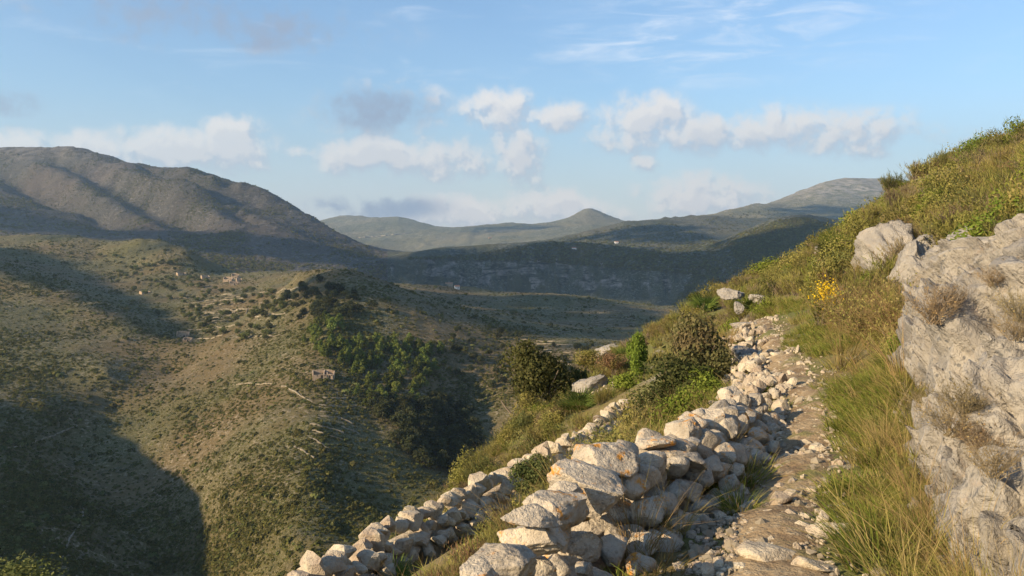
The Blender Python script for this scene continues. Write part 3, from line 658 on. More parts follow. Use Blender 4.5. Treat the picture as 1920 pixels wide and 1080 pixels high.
# ================================================================== DRY STONE WALLS
def wall_point(pl, s):
    seg = np.linalg.norm(np.diff(pl[:, :2], axis=0), axis=1); cs = np.r_[0, np.cumsum(seg)]
    p = np.array([np.interp(s, cs, pl[:, k]) for k in range(3)]); i = min(np.searchsorted(cs, s, 'right')-1, len(seg)-1); i = max(i, 0)
    t = (pl[i+1]-pl[i])[:2]/seg[i]; return p, t, cs[-1]
wall1 = obj('dry_stone_wall', None, loc=(float(W1[3][0]), float(W1[3][1]), float(near_z(W1[3][0], W1[3][1]))))
tag(wall1, 'foreground dry stone wall of big pale boulders with orange lichen beside the path', 'stone wall', None, 'thing')
wall2 = obj('dry_stone_wall', None, loc=(float(W2[3][0]), float(W2[3][1]), float(near_z(W2[3][0], W2[3][1]))))
tag(wall2, 'lower terrace wall of small grey stones running down to the bottom edge', 'stone wall', None, 'thing')
bpy.context.view_layer.update()
def child(name, data, par, loc, rot, scl, lab=None):
    o = obj(name, data, par, Vector([float(x) for x in loc])-par.location, rot, scl)
    if lab: o['label'] = lab
    return o
BIG = [ # u, v, w, h (pixels), depth ratio, tilt
 (948,1052,128,74,1.1,.05),(1004,1006,110,62,1.0,.0),(992,972,96,44,1.0,.12),(1040,958,122,64,1.1,.25),(1104,916,134,74,1.1,.28),(1058,922,56,38,1.,.1),
 (1142,862,120,58,1.2,.1),(1192,884,44,42,1.,.4),(1222,902,46,66,1.,.5),(1184,914,80,52,1.,.35),(1156,962,96,46,1.1,.3),(1076,1032,94,66,1.,.0),(1068,1074,52,34,1.,.1),
 (1150,1070,70,44,1.,.1),(1246,846,118,50,1.3,.12),(1228,830,64,24,1.,.0),(1290,818,76,74,1.,.35),(1334,800,58,62,1.,.2),(1278,870,60,50,1.,.1),(1320,850,50,44,1.,.1),
 (1362,780,44,44,1.,.1),(1386,762,40,40,1.,.0),(1360,812,38,34,1.,.2),(1250,905,54,44,1.,.2),(1120,990,70,44,1.,.2),(900,1082,80,50,1.,.1),(1012,1070,60,44,1.,.1),(1202,948,58,50,1.,.3),(1240,945,50,40,1.,.1)]
for k, (u, v, w_, h_, dr, tl) in enumerate(BIG):
    wl = W1; ux = 960+F*wl[:, 0]/wl[:, 1]; d = np.interp(u, ux, wl[:, 1]); vt = np.interp(u, ux, HV-(wl[:, 2]-EYE)*F/wl[:, 1])
    d = d + np.clip((vt-v)/F*d*.3, -.2, .2)*1.0
    c = P(u, v, d); sz = np.array([w_*d/F, .5*(w_+h_)*d/F*dr, h_*d/F])*1.24
    m = rock(100+k, 5, 24, .07, (1, 1, 1), .055, M['stone'], 2.2)
    child('stone', m, wall1, c, (rng.normal(0, .12), tl, rng.uniform(-.5, .5)), sz)
SM = [rock(300+k, 2, 14, .06, (1, 1, 1), .03, M['stone2']) for k in range(16)]
SL = [rock(330+k, 3, 18, .07, (1, 1, 1), .04, M['stone']) for k in range(10)]
# fill behind and below the boulders
for k in range(130):
    s = rng.uniform(0, 1); p, t, tot = wall_point(W1, s*6.2); nrm_ = np.array([t[1], -t[0]]); a = rng.uniform(-.2, .38)
    x, y = p[0]+nrm_[0]*a, p[1]+nrm_[1]*a; gz = near_z(x, y); top = p[2]-.10-max(a, 0)*.75; z = gz+(max(gz+.02, top)-gz)*rng.random()**.6; e = rng.uniform(.10, .23)
    child('stone', SL[k % 10], wall1, (x, y, z), rng.uniform(-.5, .5, 3)*np.array([1, 1, 6]), e*rng.uniform(.7, 1.3, 3)*np.array([1, 1, .75]))
# top course of the upper half of the wall
s = 2.0
while s < 6.3:
    p, t, _ = wall_point(W1, s); nrm_ = np.array([t[1], -t[0]]); st_ = rng.uniform(.14, .24)
    for a, dz in ((-.10, -.05), (.10, -.08), (.22, -.20), (.30, -.32)):
        e = rng.uniform(.16, .25); child('stone', SL[rng.integers(10)], wall1, (p[0]+nrm_[0]*a, p[1]+nrm_[1]*a, p[2]+dz+rng.normal(0, .03)), (rng.normal(0, .25), rng.normal(0, .25), rng.uniform(0, 6.28)), (e*1.2, e, e*.85))
    s += st_
# rubble spilling from the end of the wall towards the path
for k in range(110):
    q = np.array([rng.uniform(1310, 1475), rng.uniform(738, 905)])
    if q[0] > 1395+(905-q[1])*.25+ rng.normal(0, 25): continue
    if (q[0]-1310)/(90) < (740+80-q[1])/80: continue
    h = nhit(*q)
    if h is None: continue
    e = rng.uniform(.06, .17)*(1.25 if k % 4 == 0 else .9)
    child('stone', SL[k % 10] if k % 2 else SM[k % 16], wall1, h+np.array([0, 0, rng.uniform(.0, .10)]), rng.uniform(-.5, .5, 3)*np.array([1, 1, 6]), e*rng.uniform(.75, 1.3, 3)*np.array([1, 1, .8]))
# lower wall: courses of small stones
_, _, tot2 = wall_point(W2, 0)
n2_, s = 0, 0.
while s < tot2:
    p, t, _ = wall_point(W2, s); nrm_ = np.array([t[1], -t[0]])
    step = rng.uniform(.11, .19)
    for c_ in range(3):
        for side in ((.10,) if c_ else (.0,)):
            e = rng.uniform(.17, .28) if c_ == 0 else rng.uniform(.14, .21)
            a = side + c_*.05 + rng.normal(0, .03); jit = rng.normal(0, .04)
            z = p[2] - .02 - c_*.135 + rng.normal(0, .035)
            child('stone', SM[n2_ % 16], wall2, (p[0]+nrm_[0]*a+t[0]*jit, p[1]+nrm_[1]*a+t[1]*jit, z), (rng.normal(0, .25), rng.normal(0, .25), math.atan2(t[1], t[0])+rng.normal(0, .4)), (step*1.2, e*1.2, e*.9*rng.uniform(.75, 1.3))); n2_ += 1
    s += step
# rubble core of the lower wall so that no daylight shows between the stones
segv, segf = [], []
ss = np.linspace(0, tot2, 120)
for i, s in enumerate(ss):
    p, t, _ = wall_point(W2, s); nrm_ = np.array([t[1], -t[0]])
    for a, dz in ((-.12, -.95), (-.08, -.16), (.06, -.16), (.13, -.5)): segv.append((p[0]+nrm_[0]*a, p[1]+nrm_[1]*a, p[2]+dz))
core = mesh('rubble_core', np.array(segv), grid_faces(120, 4), M['stone2']); co = obj('rubble_core', core, wall2, -wall2.location)
segv = []
_, _, tot1 = wall_point(W1, 0)
for i, s in enumerate(np.linspace(0, tot1, 80)):
    p, t, _ = wall_point(W1, s); nrm_ = np.array([t[1], -t[0]])
    for a, dz in ((-.22, -.75), (-.13, -.33), (.06, -.33), (.16, -.55)): segv.append((p[0]+nrm_[0]*a, p[1]+nrm_[1]*a, p[2]+dz))
obj('rubble_core', mesh('rubble_core', np.array(segv), grid_faces(80, 4), M['stone2']), wall1, -wall1.location)

# loose stones lying on the path and beside it
def loose(u, v, w_, h_, seed, label, sub_=4, mat='stone2', tl=0., dr=1.):
    h = nhit(u, v+h_*.45); d = h[1]; o = obj('loose_stone', rock(seed, sub_, 9, .07, (1, 1, 1), .03, M[mat]), None, (h[0], h[1]+.02, h[2]+h_*d/F*.34), (0, tl, rng.uniform(-.4, .4)), (w_*d/F*1.1, (w_+h_)*.55*d/F*dr, h_*d/F*1.15))
    return tag(o, label, 'stone')
loose(1326,951,44,34,501,'squarish tan block standing at the edge of the path by the tuft')
loose(1326,977,26,18,502,'small grey stone just below the squarish tan block')
loose(1386,896,34,30,503,'pale stone half hidden in the green tuft beside the wall')
loose(1465,938,44,30,504,'flat brown stone in the worn step of the path')
loose(1482,928,36,22,505,'flat stone behind the brown stone in the worn step')
loose(1546,972,30,22,506,'tilted pale stone at the right edge of the path', tl=-.5)
loose(1556,992,90,26,507,'long low limestone slab across the path', dr=1.)
loose(1450,1042,120,30,508,'long brown bedrock rib across the path in the foreground', mat='stone2', tl=.08)
loose(1530,1062,90,26,509,'bedrock rib at the bottom right end of the path', tl=.1)
for k in range(105):
    s = rng.uniform(0.2, 1)**.8; i = int(240*s)+120 ; i = min(i, 400); a = rng.normal(0, .75)
    x, y = pc[i]+nm[i]*a*hw[i]; z = near_z(x, y); e = rng.uniform(.03, .11)*(.8+.5*rng.random()**3)
    obj('stone', SM[k % 16], path, (x, y, z+.012), (rng.normal(0, .2), rng.normal(0, .2), rng.uniform(0, 6.28)), e*np.array([rng.uniform(.8, 1.6), rng.uniform(.7, 1.2), rng.uniform(.35, .7)]))
pts = []
for k in range(3000):
    i = rng.integers(110, 415); a = rng.normal(0, .75); x, y = pc[i]+nm[i]*a*hw[i]; pts.append((x, y, near_z(x, y)+.01))
for pg, n in (([(1330,700),(1420,640),(1445,720),(1480,760),(1450,900),(1400,860),(1380,760)], 600), ([(1355,600),(1430,590),(1440,625),(1380,635)], 700), ([(1090,740),(1160,690),(1165,720),(1110,760)], 450), ([(1340,545),(1440,548),(1450,580),(1380,575)], 200), ([(1360,650),(1420,640),(1440,700),(1390,700)], 500), ([(1300,960),(1420,940),(1450,1080),(1290,1080)], 500)):
    for q in poly_samples(pg, n, n):
        h = nhit(*q)
        if h is not None: pts.append(tuple(h+np.array([0, 0, .01])))
pts = np.array(pts); n = len(pts); es = rng.uniform(.010, .036, n)*(1+1.6*(rng.random(n) < .12))
o = scatter('gravel', pts, rng.uniform(0, 6.28, n), es[:, None]*rng.uniform(.6, 1.3, (n, 3)), rng.integers(0, 8, n), [rock(400+k, 1, 6, .08, (1, 1, 1), .0, M['stone2' if k % 2 else 'farstone']) for k in range(8)], 'broken limestone gravel on and beside the footpath', 'gravel')

RBL = np.array([P(1385,755,7.6), P(1412,705,9.6), P(1402,655,12.4), P(1392,615,15.8)]); n = 300; tq = rng.uniform(0, 3, n)
bx = np.interp(tq, np.arange(4), RBL[:, 0])+rng.normal(-.05, .22, n); by = np.interp(tq, np.arange(4), RBL[:, 1])+rng.normal(0, .1, n); es = rng.uniform(.06, .17, n)
scatter('rubble', np.stack([bx, by, near_z(bx, by)+es*.2+.10*np.exp(-((bx-np.interp(tq, np.arange(4), RBL[:, 0]))/.22)**2)], -1), rng.uniform(0, 6.28, n), es[:, None]*rng.uniform(.7, 1.3, (n, 3)), rng.integers(0, 16, n), SM, 'pale rubble bank along the left edge of the path beyond the wall', 'rubble', rng.normal(0, .3, (n, 2)))
# ================================================================== ROCK OUTCROPS
foot = np.array([P(2150,1500,2.0), P(1850,1180,3.3), P(1795,1060,4.0), P(1775,950,4.9), P(1728,820,6.4), P(1722,700,8.4), P(1712,620,10.2), P(1700,585,11.6)])
top = np.array([(4.2,1.2,1.9), (4.3,3.2,1.75), (4.4,4.6,1.65), (4.6,6.0,1.6), tuple(P(1920,478,7.6)+(0,0,.0)), tuple(P(1855,500,9.3)), tuple(P(1770,528,10.8)), tuple(P(1722,556,12.0))])
na, nb2 = 300, 190
a_ = np.linspace(0, 7, na); b_ = np.linspace(-.12, 1.12, nb2)
fp = np.stack([np.interp(a_, np.arange(8), foot[:, k]) for k in range(3)], -1); tp = np.stack([np.interp(a_, np.arange(8), top[:, k]) for k in range(3)], -1)
for q in (fp, tp):
    for _ in range(60): q[1:-1] = (q[:-2]+2*q[1:-1]+q[2:])/4
bb = b_[None, :, None]; hx = np.clip(bb, 0, 1)
prof_h = 1.25*hx - .25*hx**2; prof_h = hx**1.45; prof_z = np.sin(np.clip(hx, 0, 1)*math.pi/2)**.72
sv = fp[:, None]*(1-prof_h)+tp[:, None]*prof_h; sv[..., 2] = (fp[:, None, 2:]*(1-prof_z)+tp[:, None, 2:]*prof_z)[..., 0]
sv[..., 2] += np.where(b_[None] < 0, b_[None]*3., 0)+np.where(b_[None] > 1, (1-b_[None])*5, 0)
q = sv.reshape(-1, 3); dirn = np.array([-.72, -.25, .65])
warp = fbm(q*.8, 61, 3)
st = q@np.array([.35, .25, 1.]) + .25*warp          # bedding
led = (np.abs((st*2.1) % 1-.5)*2)
crack = fbm(np.c_[q[:, 0]*1.5+q[:, 2]*.8, q[:, 1]*.8, q[:, 2]*1.1]+.2*warp[:, None], 62, 2, .4, True)
def steps(n, k):
    f = n*k; i = np.floor(f); return (i+smooth(f-i, .42, .58))/k
wq = q + .12*np.stack([fbm(q*2.2+9*j, 67+j, 3) for j in range(3)], -1)
disp = .46*steps(fbm(wq*np.array([1.2, .8, 1.5]), 71, 3), 4) + .30*steps(fbm(wq*np.array([2.8, 1.8, 3.4])+5, 72, 3), 3)
disp = disp + .22*fbm(q*1.0, 63, 4) + .08*fbm(q*2.6, 64, 4, .55) - .14*smooth(crack, .72, .95) + .10*smooth(led, .1, .5) + .030*fbm(q*4.3, 65, 5, .6) + .012*fbm(q*28, 66, 2)
q = q + dirn*disp[:, None]
SLQ = q.copy(); SLU, SLV = 960+F*SLQ[:, 0]/SLQ[:, 1], HV-F*(SLQ[:, 2]-EYE)/SLQ[:, 1]
def slab_hit(u, v):
    k = np.nonzero(np.hypot(SLU-u, SLV-v) < 14)[0]
    return None if len(k) == 0 else SLQ[k[np.argmin(SLQ[k, 1])]]
slab = obj('rock_outcrop', None, loc=(float(foot[4][0]), float(foot[4][1]), float(foot[4][2]))); tag(slab, 'large bare grey limestone face rising at the right edge of the path', 'rock outcrop')
obj('slab', mesh('slab', q, grid_faces(na, nb2), M['outcrop']), slab, -slab.location)
bpy.context.view_layer.update()
def big_rock(u, v, d, w_, h_, seed, dr=1., mat='outcrop', par=None, name='boulder', label=None, rot=(0, 0, 0), sub_=5, cuts=7):
    gh = nhit(u, v)
    if gh is not None and gh[1] < d: d = float(gh[1])-.05
    c = P(u, v, d); m = rock(seed, sub_, cuts+6, .22, (1, 1, 1), .09, M[mat], 2.0); s_ = (w_*d/F, (w_+h_)*.5*d/F*dr, h_*d/F)
    if par is not None: return child(name, m, par, c, rot, s_)
    o = obj('rock_outcrop', m, None, c, rot, s_); tag(o, label, 'rock outcrop'); return o
LEDGES = []
def ledge(u, v, d, w_, h_, seed, *a, **k):
    gh = nhit(u, v); d = min(d, float(gh[1])) if gh is not None else d; LEDGES.append((u, v-h_*.2, d, w_, h_)); return big_rock(u, v-h_*.2, d, w_, h_*1.3, seed, *a, **k)
big_rock(1900,980,4.0,300,330,701,1.2,par=slab,rot=(.1,.2,.3)); big_rock(1775,870,5.5,130,150,702,1.1,par=slab,rot=(0,.2,.1))
big_rock(1745,905,5.2,90,110,705,1.,par=slab); big_rock(1900,800,5.2,150,160,703,1.,par=slab,rot=(.2,.3,0)); big_rock(1740,570,11.,90,70,704,1.2,par=slab)
ledge(1715,515,13.2,90,100,730,1.3,par=slab,name='ledge'); ledge(1770,505,12.6,120,56,731,1.5,par=slab,name='ledge',rot=(0,-.1,.2)); ledge(1850,486,11,170,50,732,1.6,par=slab,name='ledge',rot=(0,-.15,.2))
ledge(1820,452,13,90,34,733,1.5,par=slab,name='ledge',rot=(0,-.2,0)); ledge(1915,465,10.5,110,60,734,1.3,par=slab,name='ledge'); ledge(1735,470,15,70,46,735,1.3,par=slab,name='ledge',rot=(0,.2,0))
big_rock(1895,545,7.9,90,50,706,1.2,par=slab,rot=(0,.2,.4)); big_rock(1800,560,9.6,150,50,707,1.4,par=slab,rot=(0,.15,.3))
big_rock(1672,492,16,150,160,711,1.5,label='tall pale cream outcrop under bushes on the slope above the path',rot=(0,.12,.2),cuts=5)
big_rock(1722,522,13,74,80,712,1.2,label='low cream rock between the tall pale outcrop and the grey face',rot=(0,.2,.5))
big_rock(1792,412,16,36,92,713,1.2,label='narrow pale rock streak among bushes high on the slope',rot=(0,.25,0))
big_rock(1868,280,25,44,54,714,1.,label='jagged pale rock near the skyline at the upper right')
big_rock(1905,500,9.5,110,40,715,1.3,label='flat grey ledge at the right edge above the rock face',rot=(0,-.2,0))
big_rock(1372,552,21,56,26,716,1.2,label='rounded pale rock beside the fan palm on the crest')
big_rock(1425,560,20.5,54,26,717,1.2,label='pale rock ledge in the grass beyond the end of the path')
big_rock(1112,722,21,90,40,718,.7,label='pale stone bank below the round bush',rot=(0,-.35,0))
big_rock(1240,668,21,34,24,719,1.,label='small pale rock behind the tall brown-green bush')
big_rock(1140,655,25,60,20,720,1.,label='low grey rock row beside the round bush',rot=(0,-.3,0))
big_rock(1400,610,17,74,30,721,1.2,label='flat pale rock sheet left of the path at the bend')
big_rock(1405,672,13,70,50,722,1.1,label='heap-shaped pale rock between the tall bush and the path')
big_rock(1385,575,20,20,30,723,1.,label='small upright pale rock in front of the fan palms')
big_rock(1540,470,25,50,22,724,1.2,label='pale rocks showing in the grass on the right skyline')
big_rock(1780,475,13,50,26,725,1.2,label='small cream ledge below the narrow pale rock streak')
big_rock(1885,440,12.5,90,28,726,1.2,label='broken pale ledge among dry grass at the right edge',rot=(0,-.2,0))

# ================================================================== INDIVIDUAL SHRUBS
def bush(u, v, d, w_, h_, seed, mat, label, name='shrub', n=5200, lf=.035, lobes=16, fill=.35, cat_='shrub', root=None):
    c = P(u, v, d); gz = float(near_z(c[0], c[1])); rx, rz = w_*d/F/2, h_*d/F/2
    if root is not None:
        obj('foliage', bush_mesh(seed, M[mat], n, lf, lobes, (1, 1, 1), fill), root, Vector([float(q) for q in c])-root.location, None, (rx, rx*.95, rz)); return root
    root = obj(name, None, None, (c[0], c[1], gz)); tag(root, label, cat_)
    obj('foliage', bush_mesh(seed, M[mat], n, lf, lobes, (1, 1, 1), fill), root, (0, 0, c[2]-gz), None, (rx, rx*.95, rz))
    obj('stem', stem_mesh(seed+1, 1, 6, .4, .05), root, (0, 0, -.05), None, (rx, rx, max(.2, c[2]-gz+rz*.3)))
    return root
bush(1003,702,21.5,156,150,801,'olive','round olive-green bush standing alone on the edge of the slope',n=9000,lf=.05,lobes=30)
bush(990,762,20.5,84,64,802,'heath','small yellow-green bush below the round olive bush',n=3000,lf=.06)
big = bush(1312,682,12.3,165,205,803,'kermes','tall brown-green evergreen oak bush with a dark skirt left of the path',n=9000,lf=.055,lobes=30)
bush(1266,744,11.6,205,150,804,'dark',None,n=8000,lf=.05,lobes=24,root=big)
bush(1356,722,12.0,125,130,805,'kermes',None,n=5000,lf=.055,root=big)
bush(1003,892,10.4,112,100,806,'dark','small dark bush growing through the lower wall',n=6000,lf=.055,lobes=20)
bush(1196,672,18.5,54,104,807,'green','bright green upright juniper between the two larger bushes',n=6000,lf=.07,lobes=18)
bush(1180,722,17.5,80,50,808,'green','bright green bush below the upright juniper',n=4000,lf=.07)
bush(1100,672,24,70,40,809,'heath','low yellow-green bush right of the round olive bush',n=3000,lf=.07)
bush(1148,680,21,60,50,810,'red','reddish bush between the round olive bush and the juniper',n=3000,lf=.06)
bush(1245,690,17,60,60,811,'olive','grey-green bush behind the lower wall beside the oak bush',n=3000,lf=.06)
bush(1085,706,22,50,40,812,'dark','dark low bush on the pale stone bank',n=2600,lf=.07)
bush(30,1090,3.6,230,130,813,'olive','leafy yellow-green shrub top in the bottom left corner',n=1500,lf=.05,lobes=16,fill=.6)
bush(1800,292,26,70,30,814,'dark','dark green bush on the skyline at the upper right',n=4000,lf=.06)
bush(1842,268,26,40,30,815,'dark','small dark bush next to the jagged skyline rock',n=2400,lf=.07)
bush(1590,448,26,50,44,816,'green','bright green bush left of the tall pale outcrop',n=3000,lf=.07)
bush(1306,560,24,44,26,817,'olive','grey-green bush on the crest left of the fan palms',n=2600,lf=.08)
bush(1728,548,11.2,40,30,818,'fresh','fresh green cushion plant on the rock face',n=2600,lf=.07)
def plant(name, m, u, v, d, sc_, label, cat_, part, snap=True, rz=None):
    h = nhit(u, v) if snap else slab_hit(u, v)
    if h is None: h = P(u, v, d); h[2] = near_z(h[0], h[1])
    root = obj(name, None, None, h); tag(root, label, cat_); obj(part, m, root, (0, 0, 0), (0, 0, rng.uniform(0, 6.28) if rz is None else rz), sc_); return root
PM = [palm_mesh(850+k, M['palm']) for k in range(3)]
plant('fan_palm', PM[0], 1085,775,17,.95,'dwarf fan palm growing above the lower wall','palm','fronds')
plant('fan_palm', PM[1], 1320,590,23,1.1,'dwarf fan palm on the crest above the bend of the path','palm','fronds')
plant('fan_palm', PM[2], 1400,592,19,.85,'dwarf fan palm right of the rounded pale rock','palm','fronds')
plant('fan_palm', PM[0], 1570,478,25,1.1,'yellow-green fan palm below the bright bush on the right skyline','palm','fronds')
plant('fan_palm', PM[1], 1165,650,23,.7,'small fan palm at the skyline left of the juniper','palm','fronds')
plant('fan_palm', PM[2], 735,1030,8,.55,'small pale fan palm between the two walls near the bottom','palm','fronds')
TW = [twig_mesh(870+k, M['red'], 60, .6, 900, M['heath']) for k in range(3)]; TB = [twig_mesh(880+k, M['brown'], 50, .5, 150, M['dry']) for k in range(3)]
plant('twiggy_shrub', TW[0], 1640,640,10.5,1.35,'large reddish twiggy shrub in front of the tall pale outcrop','shrub','twigs')
plant('twiggy_shrub', TW[1], 1690,640,9.8,1.2,'reddish twiggy shrub against the left edge of the rock face','shrub','twigs')
plant('twiggy_shrub', TW[2], 1600,620,12,1.2,'russet twiggy shrub left of the large reddish one','shrub','twigs')
plant('twiggy_shrub', TW[1], 1665,590,12.5,1.1,'reddish shrub right below the tall pale outcrop','shrub','twigs')
plant('twiggy_shrub', TB[0], 1775,810,5.9,.45,'dry brown shrub growing from the grey rock face','shrub','twigs', False)
plant('twiggy_shrub', TB[1], 1835,840,5.3,.4,'rust-brown dead shrub in the hollow of the rock face','shrub','twigs', False)
plant('twiggy_shrub', TB[2], 1740,800,6.2,.7,'bleached dry shrub at the left foot of the rock face','shrub','twigs')
plant('twiggy_shrub', TB[0], 1905,590,7.0,.4,'small dry shrub on top of the rock face at the right edge','shrub','twigs', False)
plant('twiggy_shrub', TB[1], 1745,600,9.6,.6,'dry grey shrub in the upper crack of the rock face','shrub','twigs', False)
plant('twiggy_shrub', TB[2], 1890,420,12,1.,'large dry brown shrub at the right edge below the green bushes','shrub','twigs')
plant('twiggy_shrub', TB[0], 1740,452,14.5,.9,'grey dry shrub draping the tall pale outcrop','shrub','twigs')
for k, (u, v, m, s_, lab) in enumerate(((1790,560,TB[1],.35,'small brown plant in a crack near the top left of the rock face'),(1860,545,TB[2],.30,'small dry plant on the upper ledge of the rock face'),(1900,620,TB[0],.35,'grey-brown tuft at the right edge on the rock face'),(1800,770,TB[1],.4,'spreading dry twigs in the middle hollow of the rock face'),(1850,880,TB[2],.35,'rusty dry twigs above the speckled boulder'))):
    plant('twiggy_shrub', m, u, v, 6, s_, lab, 'shrub', 'twigs', False)
yr = plant('flowering_broom', heath_mesh(890, M['heath'], 500, .6, .3), 1545,612,14,1.,'broom bush with bright yellow flowers right of the path','shrub','shoots', rz=0)
_r = np.random.default_rng(5); V_, Q_ = leaves(_r.normal(0, 1, (420, 3))*np.array([.11, .11, .11])+np.array([0, 0, .50]), np.full(420, .03), sph(420, _r), _r, 1.2)
obj('flowers', mesh('flowers', V_, Q_, M['yellow'], None, False), yr, (.02, -.05, .0))['kind'] = 'stuff'
GT = [grass_mesh(900+k, M['fresh' if k == 2 else 'grass'], (60, 120, 90, 40)[k], (.36, .27, .22, .44)[k], .17, (.8, 1.1, 1.3, .6)[k], .008, mat2=M['dry' if k < 2 else 'grass']) for k in range(4)]; GF = [grass_mesh(910+k, M['fresh'], 240, .32, .13, .75, .008, mat2=M['grass']) for k in range(3)]; GDm = [grass_mesh(920+k, M['dry'], 90, .80, .10, .35, .006, mat2=M['grass']) for k in range(3)]
for k, (u, v, m, s_, lab) in enumerate(((1345,915,GF[0],1.1,'green grass tuft at the foot of the wall behind the tan block'),(1395,910,GF[1],1.0,'green tuft around the pale stone beside the wall'),(1350,890,GDm[0],.75,'tall dry straw stalks rising against the wall'),(1415,900,GT[0],.75,'drooping tuft at the left edge of the path'),
    (1195,1050,GDm[1],.75,'tall dry stalks growing against the lichened boulders'),(1170,1000,GDm[2],.5,'dry brown stalks between the lichened boulders'),(1240,1070,GT[1],.7,'grass tuft at the bottom by the boulders'),(1300,880,GDm[1],.6,'dry stalks beside the overhanging slab of the wall'),(1265,1010,GDm[2],.6,'dry stalks just left of the tan block'),(1385,960,GF[2],.7,'low green tuft right of the tan block'),
    (1100,1080,GT[2],.45,'short grass tuft in front of the triangular boulder'),(1730,1040,GT[3],.9,'big green and straw tuft at the lower right of the path'),(1650,1060,GF[1],1.2,'green tuft at the bottom right of the path'),(1700,930,GDm[0],.55,'straw tuft at the foot of the rock face'),(1760,1000,GDm[1],.6,'tall straw stalks in front of the speckled boulder'),(1600,960,GT[0],1.0,'arching tuft leaning over the right side of the path'),(1640,860,GT[1],1.1,'straw-coloured tuft halfway along the right bank'))):
    plant('grass_tuft', m, u, v, 5, s_, lab, 'grass tuft', 'blades')

# ================================================================== GROUND COVER NEAR
def cover(name, n, dens_fn, meshes, scl, label, cat_, seed, dmin=2.2, dmax=44, squash=.25, hgt=.3):
    r = np.random.default_rng(seed); out, ss_ = [], []
    while len(out) < n:
        k = n*3; u = r.uniform(-500, 2500, k); d = np.exp(r.uniform(math.log(dmin), math.log(dmax), k)); x, y = d*(u-960)/F, d
        ok = (x > GX0+1) & (x < GX1-1); z = near_z(x, y); pr = dens_fn(x, y, z, u, d)
        ok &= r.random(k) < pr
        ok &= keep_clear(x, y, z, hgt)
        for i in np.nonzero(ok)[0]: out.append((x[i], y[i], z[i])); ss_.append(scl(r, d[i], x[i], y[i]))
    out = np.array(out[:n]); ss_ = np.array(ss_[:n]); s3 = np.stack([ss_*r.uniform(.85, 1.2, n), ss_*r.uniform(.85, 1.2, n), ss_*r.uniform(1-squash, 1+squash, n)], -1)
    return scatter(name, out, r.uniform(0, 6.28, n), s3, r.integers(0, len(meshes), n), meshes, label, cat_, r.normal(0, .12, (n, 2)))
RF = np.array([tuple(q) for q in foot]); RT = top
def keep_clear(x, y, z, hgt):
    ok = np.ones(len(x), bool)
    for c, rr, low, rg in CLEAR:
        # plants stay off the ground in front of c, as far as their height would hide it
        t = (x*c[0]+y*c[1])/(c[0]**2+c[1]**2); lat = np.abs(x*c[1]-y*c[0])/math.hypot(c[0], c[1]); zs = EYE+(c[2]-low-EYE)*t
        ok &= ~((t < 1.0+.3/c[1]) & (t > 1-rg/c[1]) & (lat < rr*t) & (z+hgt > zs))
    return ok
CLEAR = [(q, .6, .42, 3.6) for q in (wall_point(W2, s_)[0] for s_ in np.linspace(.6, tot2, 34))] + [(q, .3, .1, 2.) for q in W1]
for (u, v, d, w_, h_) in ((1664,486,16,122,150),(1722,522,13,74,80),(1792,412,16,36,92),(1868,280,25,44,54),(1905,500,9.5,110,40),(1372,552,21,56,26),(1425,560,20.5,54,26),(1112,722,21,90,40),(1400,610,17,74,30),(1405,672,13,70,50),(1540,470,25,50,22),(1885,440,12.5,90,28),(1003,698,21.5,120,110),(1312,690,12.3,120,170),(1003,892,10.4,90,70),(1196,690,18.5,60,110),(1085,760,17,60,40),(1320,575,23,60,30),(1400,585,19,40,20),(1545,590,14,30,30)):
    CLEAR.append((P(u, v, d), w_*d/F*.5, h_*d/F*.30, 1.1))
for (u, v, d, w_, h_) in LEDGES: CLEAR.append((P(u, v, d), w_*d/F*.5, h_*d/F*.4, 1.4))
def masks(x, y):
    p_, _ = dline(x, y, PATH); a_, _ = dline(x, y, W1); b_, _ = dline(x, y, W2); f_, ft = dline(x, y, RF)
    fx = np.interp(y, RF[:, 1], RF[:, 0]); tx = np.interp(y, RT[:, 1], RT[:, 0]); onrock = (x > fx-.02) & (x < tx+.1) & (y < 12)
    return p_, a_, b_, onrock
def rocky(x, y): return n2(x, y, 2.6, 77, 4)
def heath_d(x, y, z, u, d):
    p_, a_, b_, rk = masks(x, y); side = x-np.interp(y, PATH[:, 1], PATH[:, 0])
    pr = smooth(p_, .75, 1.3)*smooth(a_, .45, .7)*smooth(b_, .36, .5)*(~rk)*smooth(rocky(x, y), -.55, -.2)
    pr = np.where((side > 0) & (y < 6), pr*.8, pr); pr = np.where((side > -2.6) & (side < 0) & (y > 11) & (y < 20), pr*.6, pr); return pr
HM = [heath_mesh(950+k, M[('heath', 'heath', 'olive', 'heath', 'brown', 'heath', 'heath', 'red')[k]], 620, .5, .36+.05*(k % 3), .012) for k in range(8)]
cover('heath', 7600, heath_d, HM, lambda r, d, x, y: r.uniform(.34, .72)*(1+.2*(x > 6))*(1+.006*d)*(.62 if x-np.interp(y, PATH[:, 1], PATH[:, 0]) < -.6 and y < 14 else 1), 'low yellow-green heath covering the hillside', 'heath', 1)
BM = [bush_mesh(970+k, M[('heath', 'olive', 'heath', 'green', 'heath')[k]], 2600, .048, 18) for k in range(5)]
cover('low_scrub', 1500, lambda x, y, z, u, d: heath_d(x, y, z, u, d)*smooth(d, 5, 10)*smooth(n2(x, y, 3.5, 91, 2), -.3, .2), BM, lambda r, d, x, y: r.uniform(.18, .42)*(1+.012*d)*(1+.35*(x > 6)), 'rounded scrub bushes massed over the slope', 'scrub', 2)
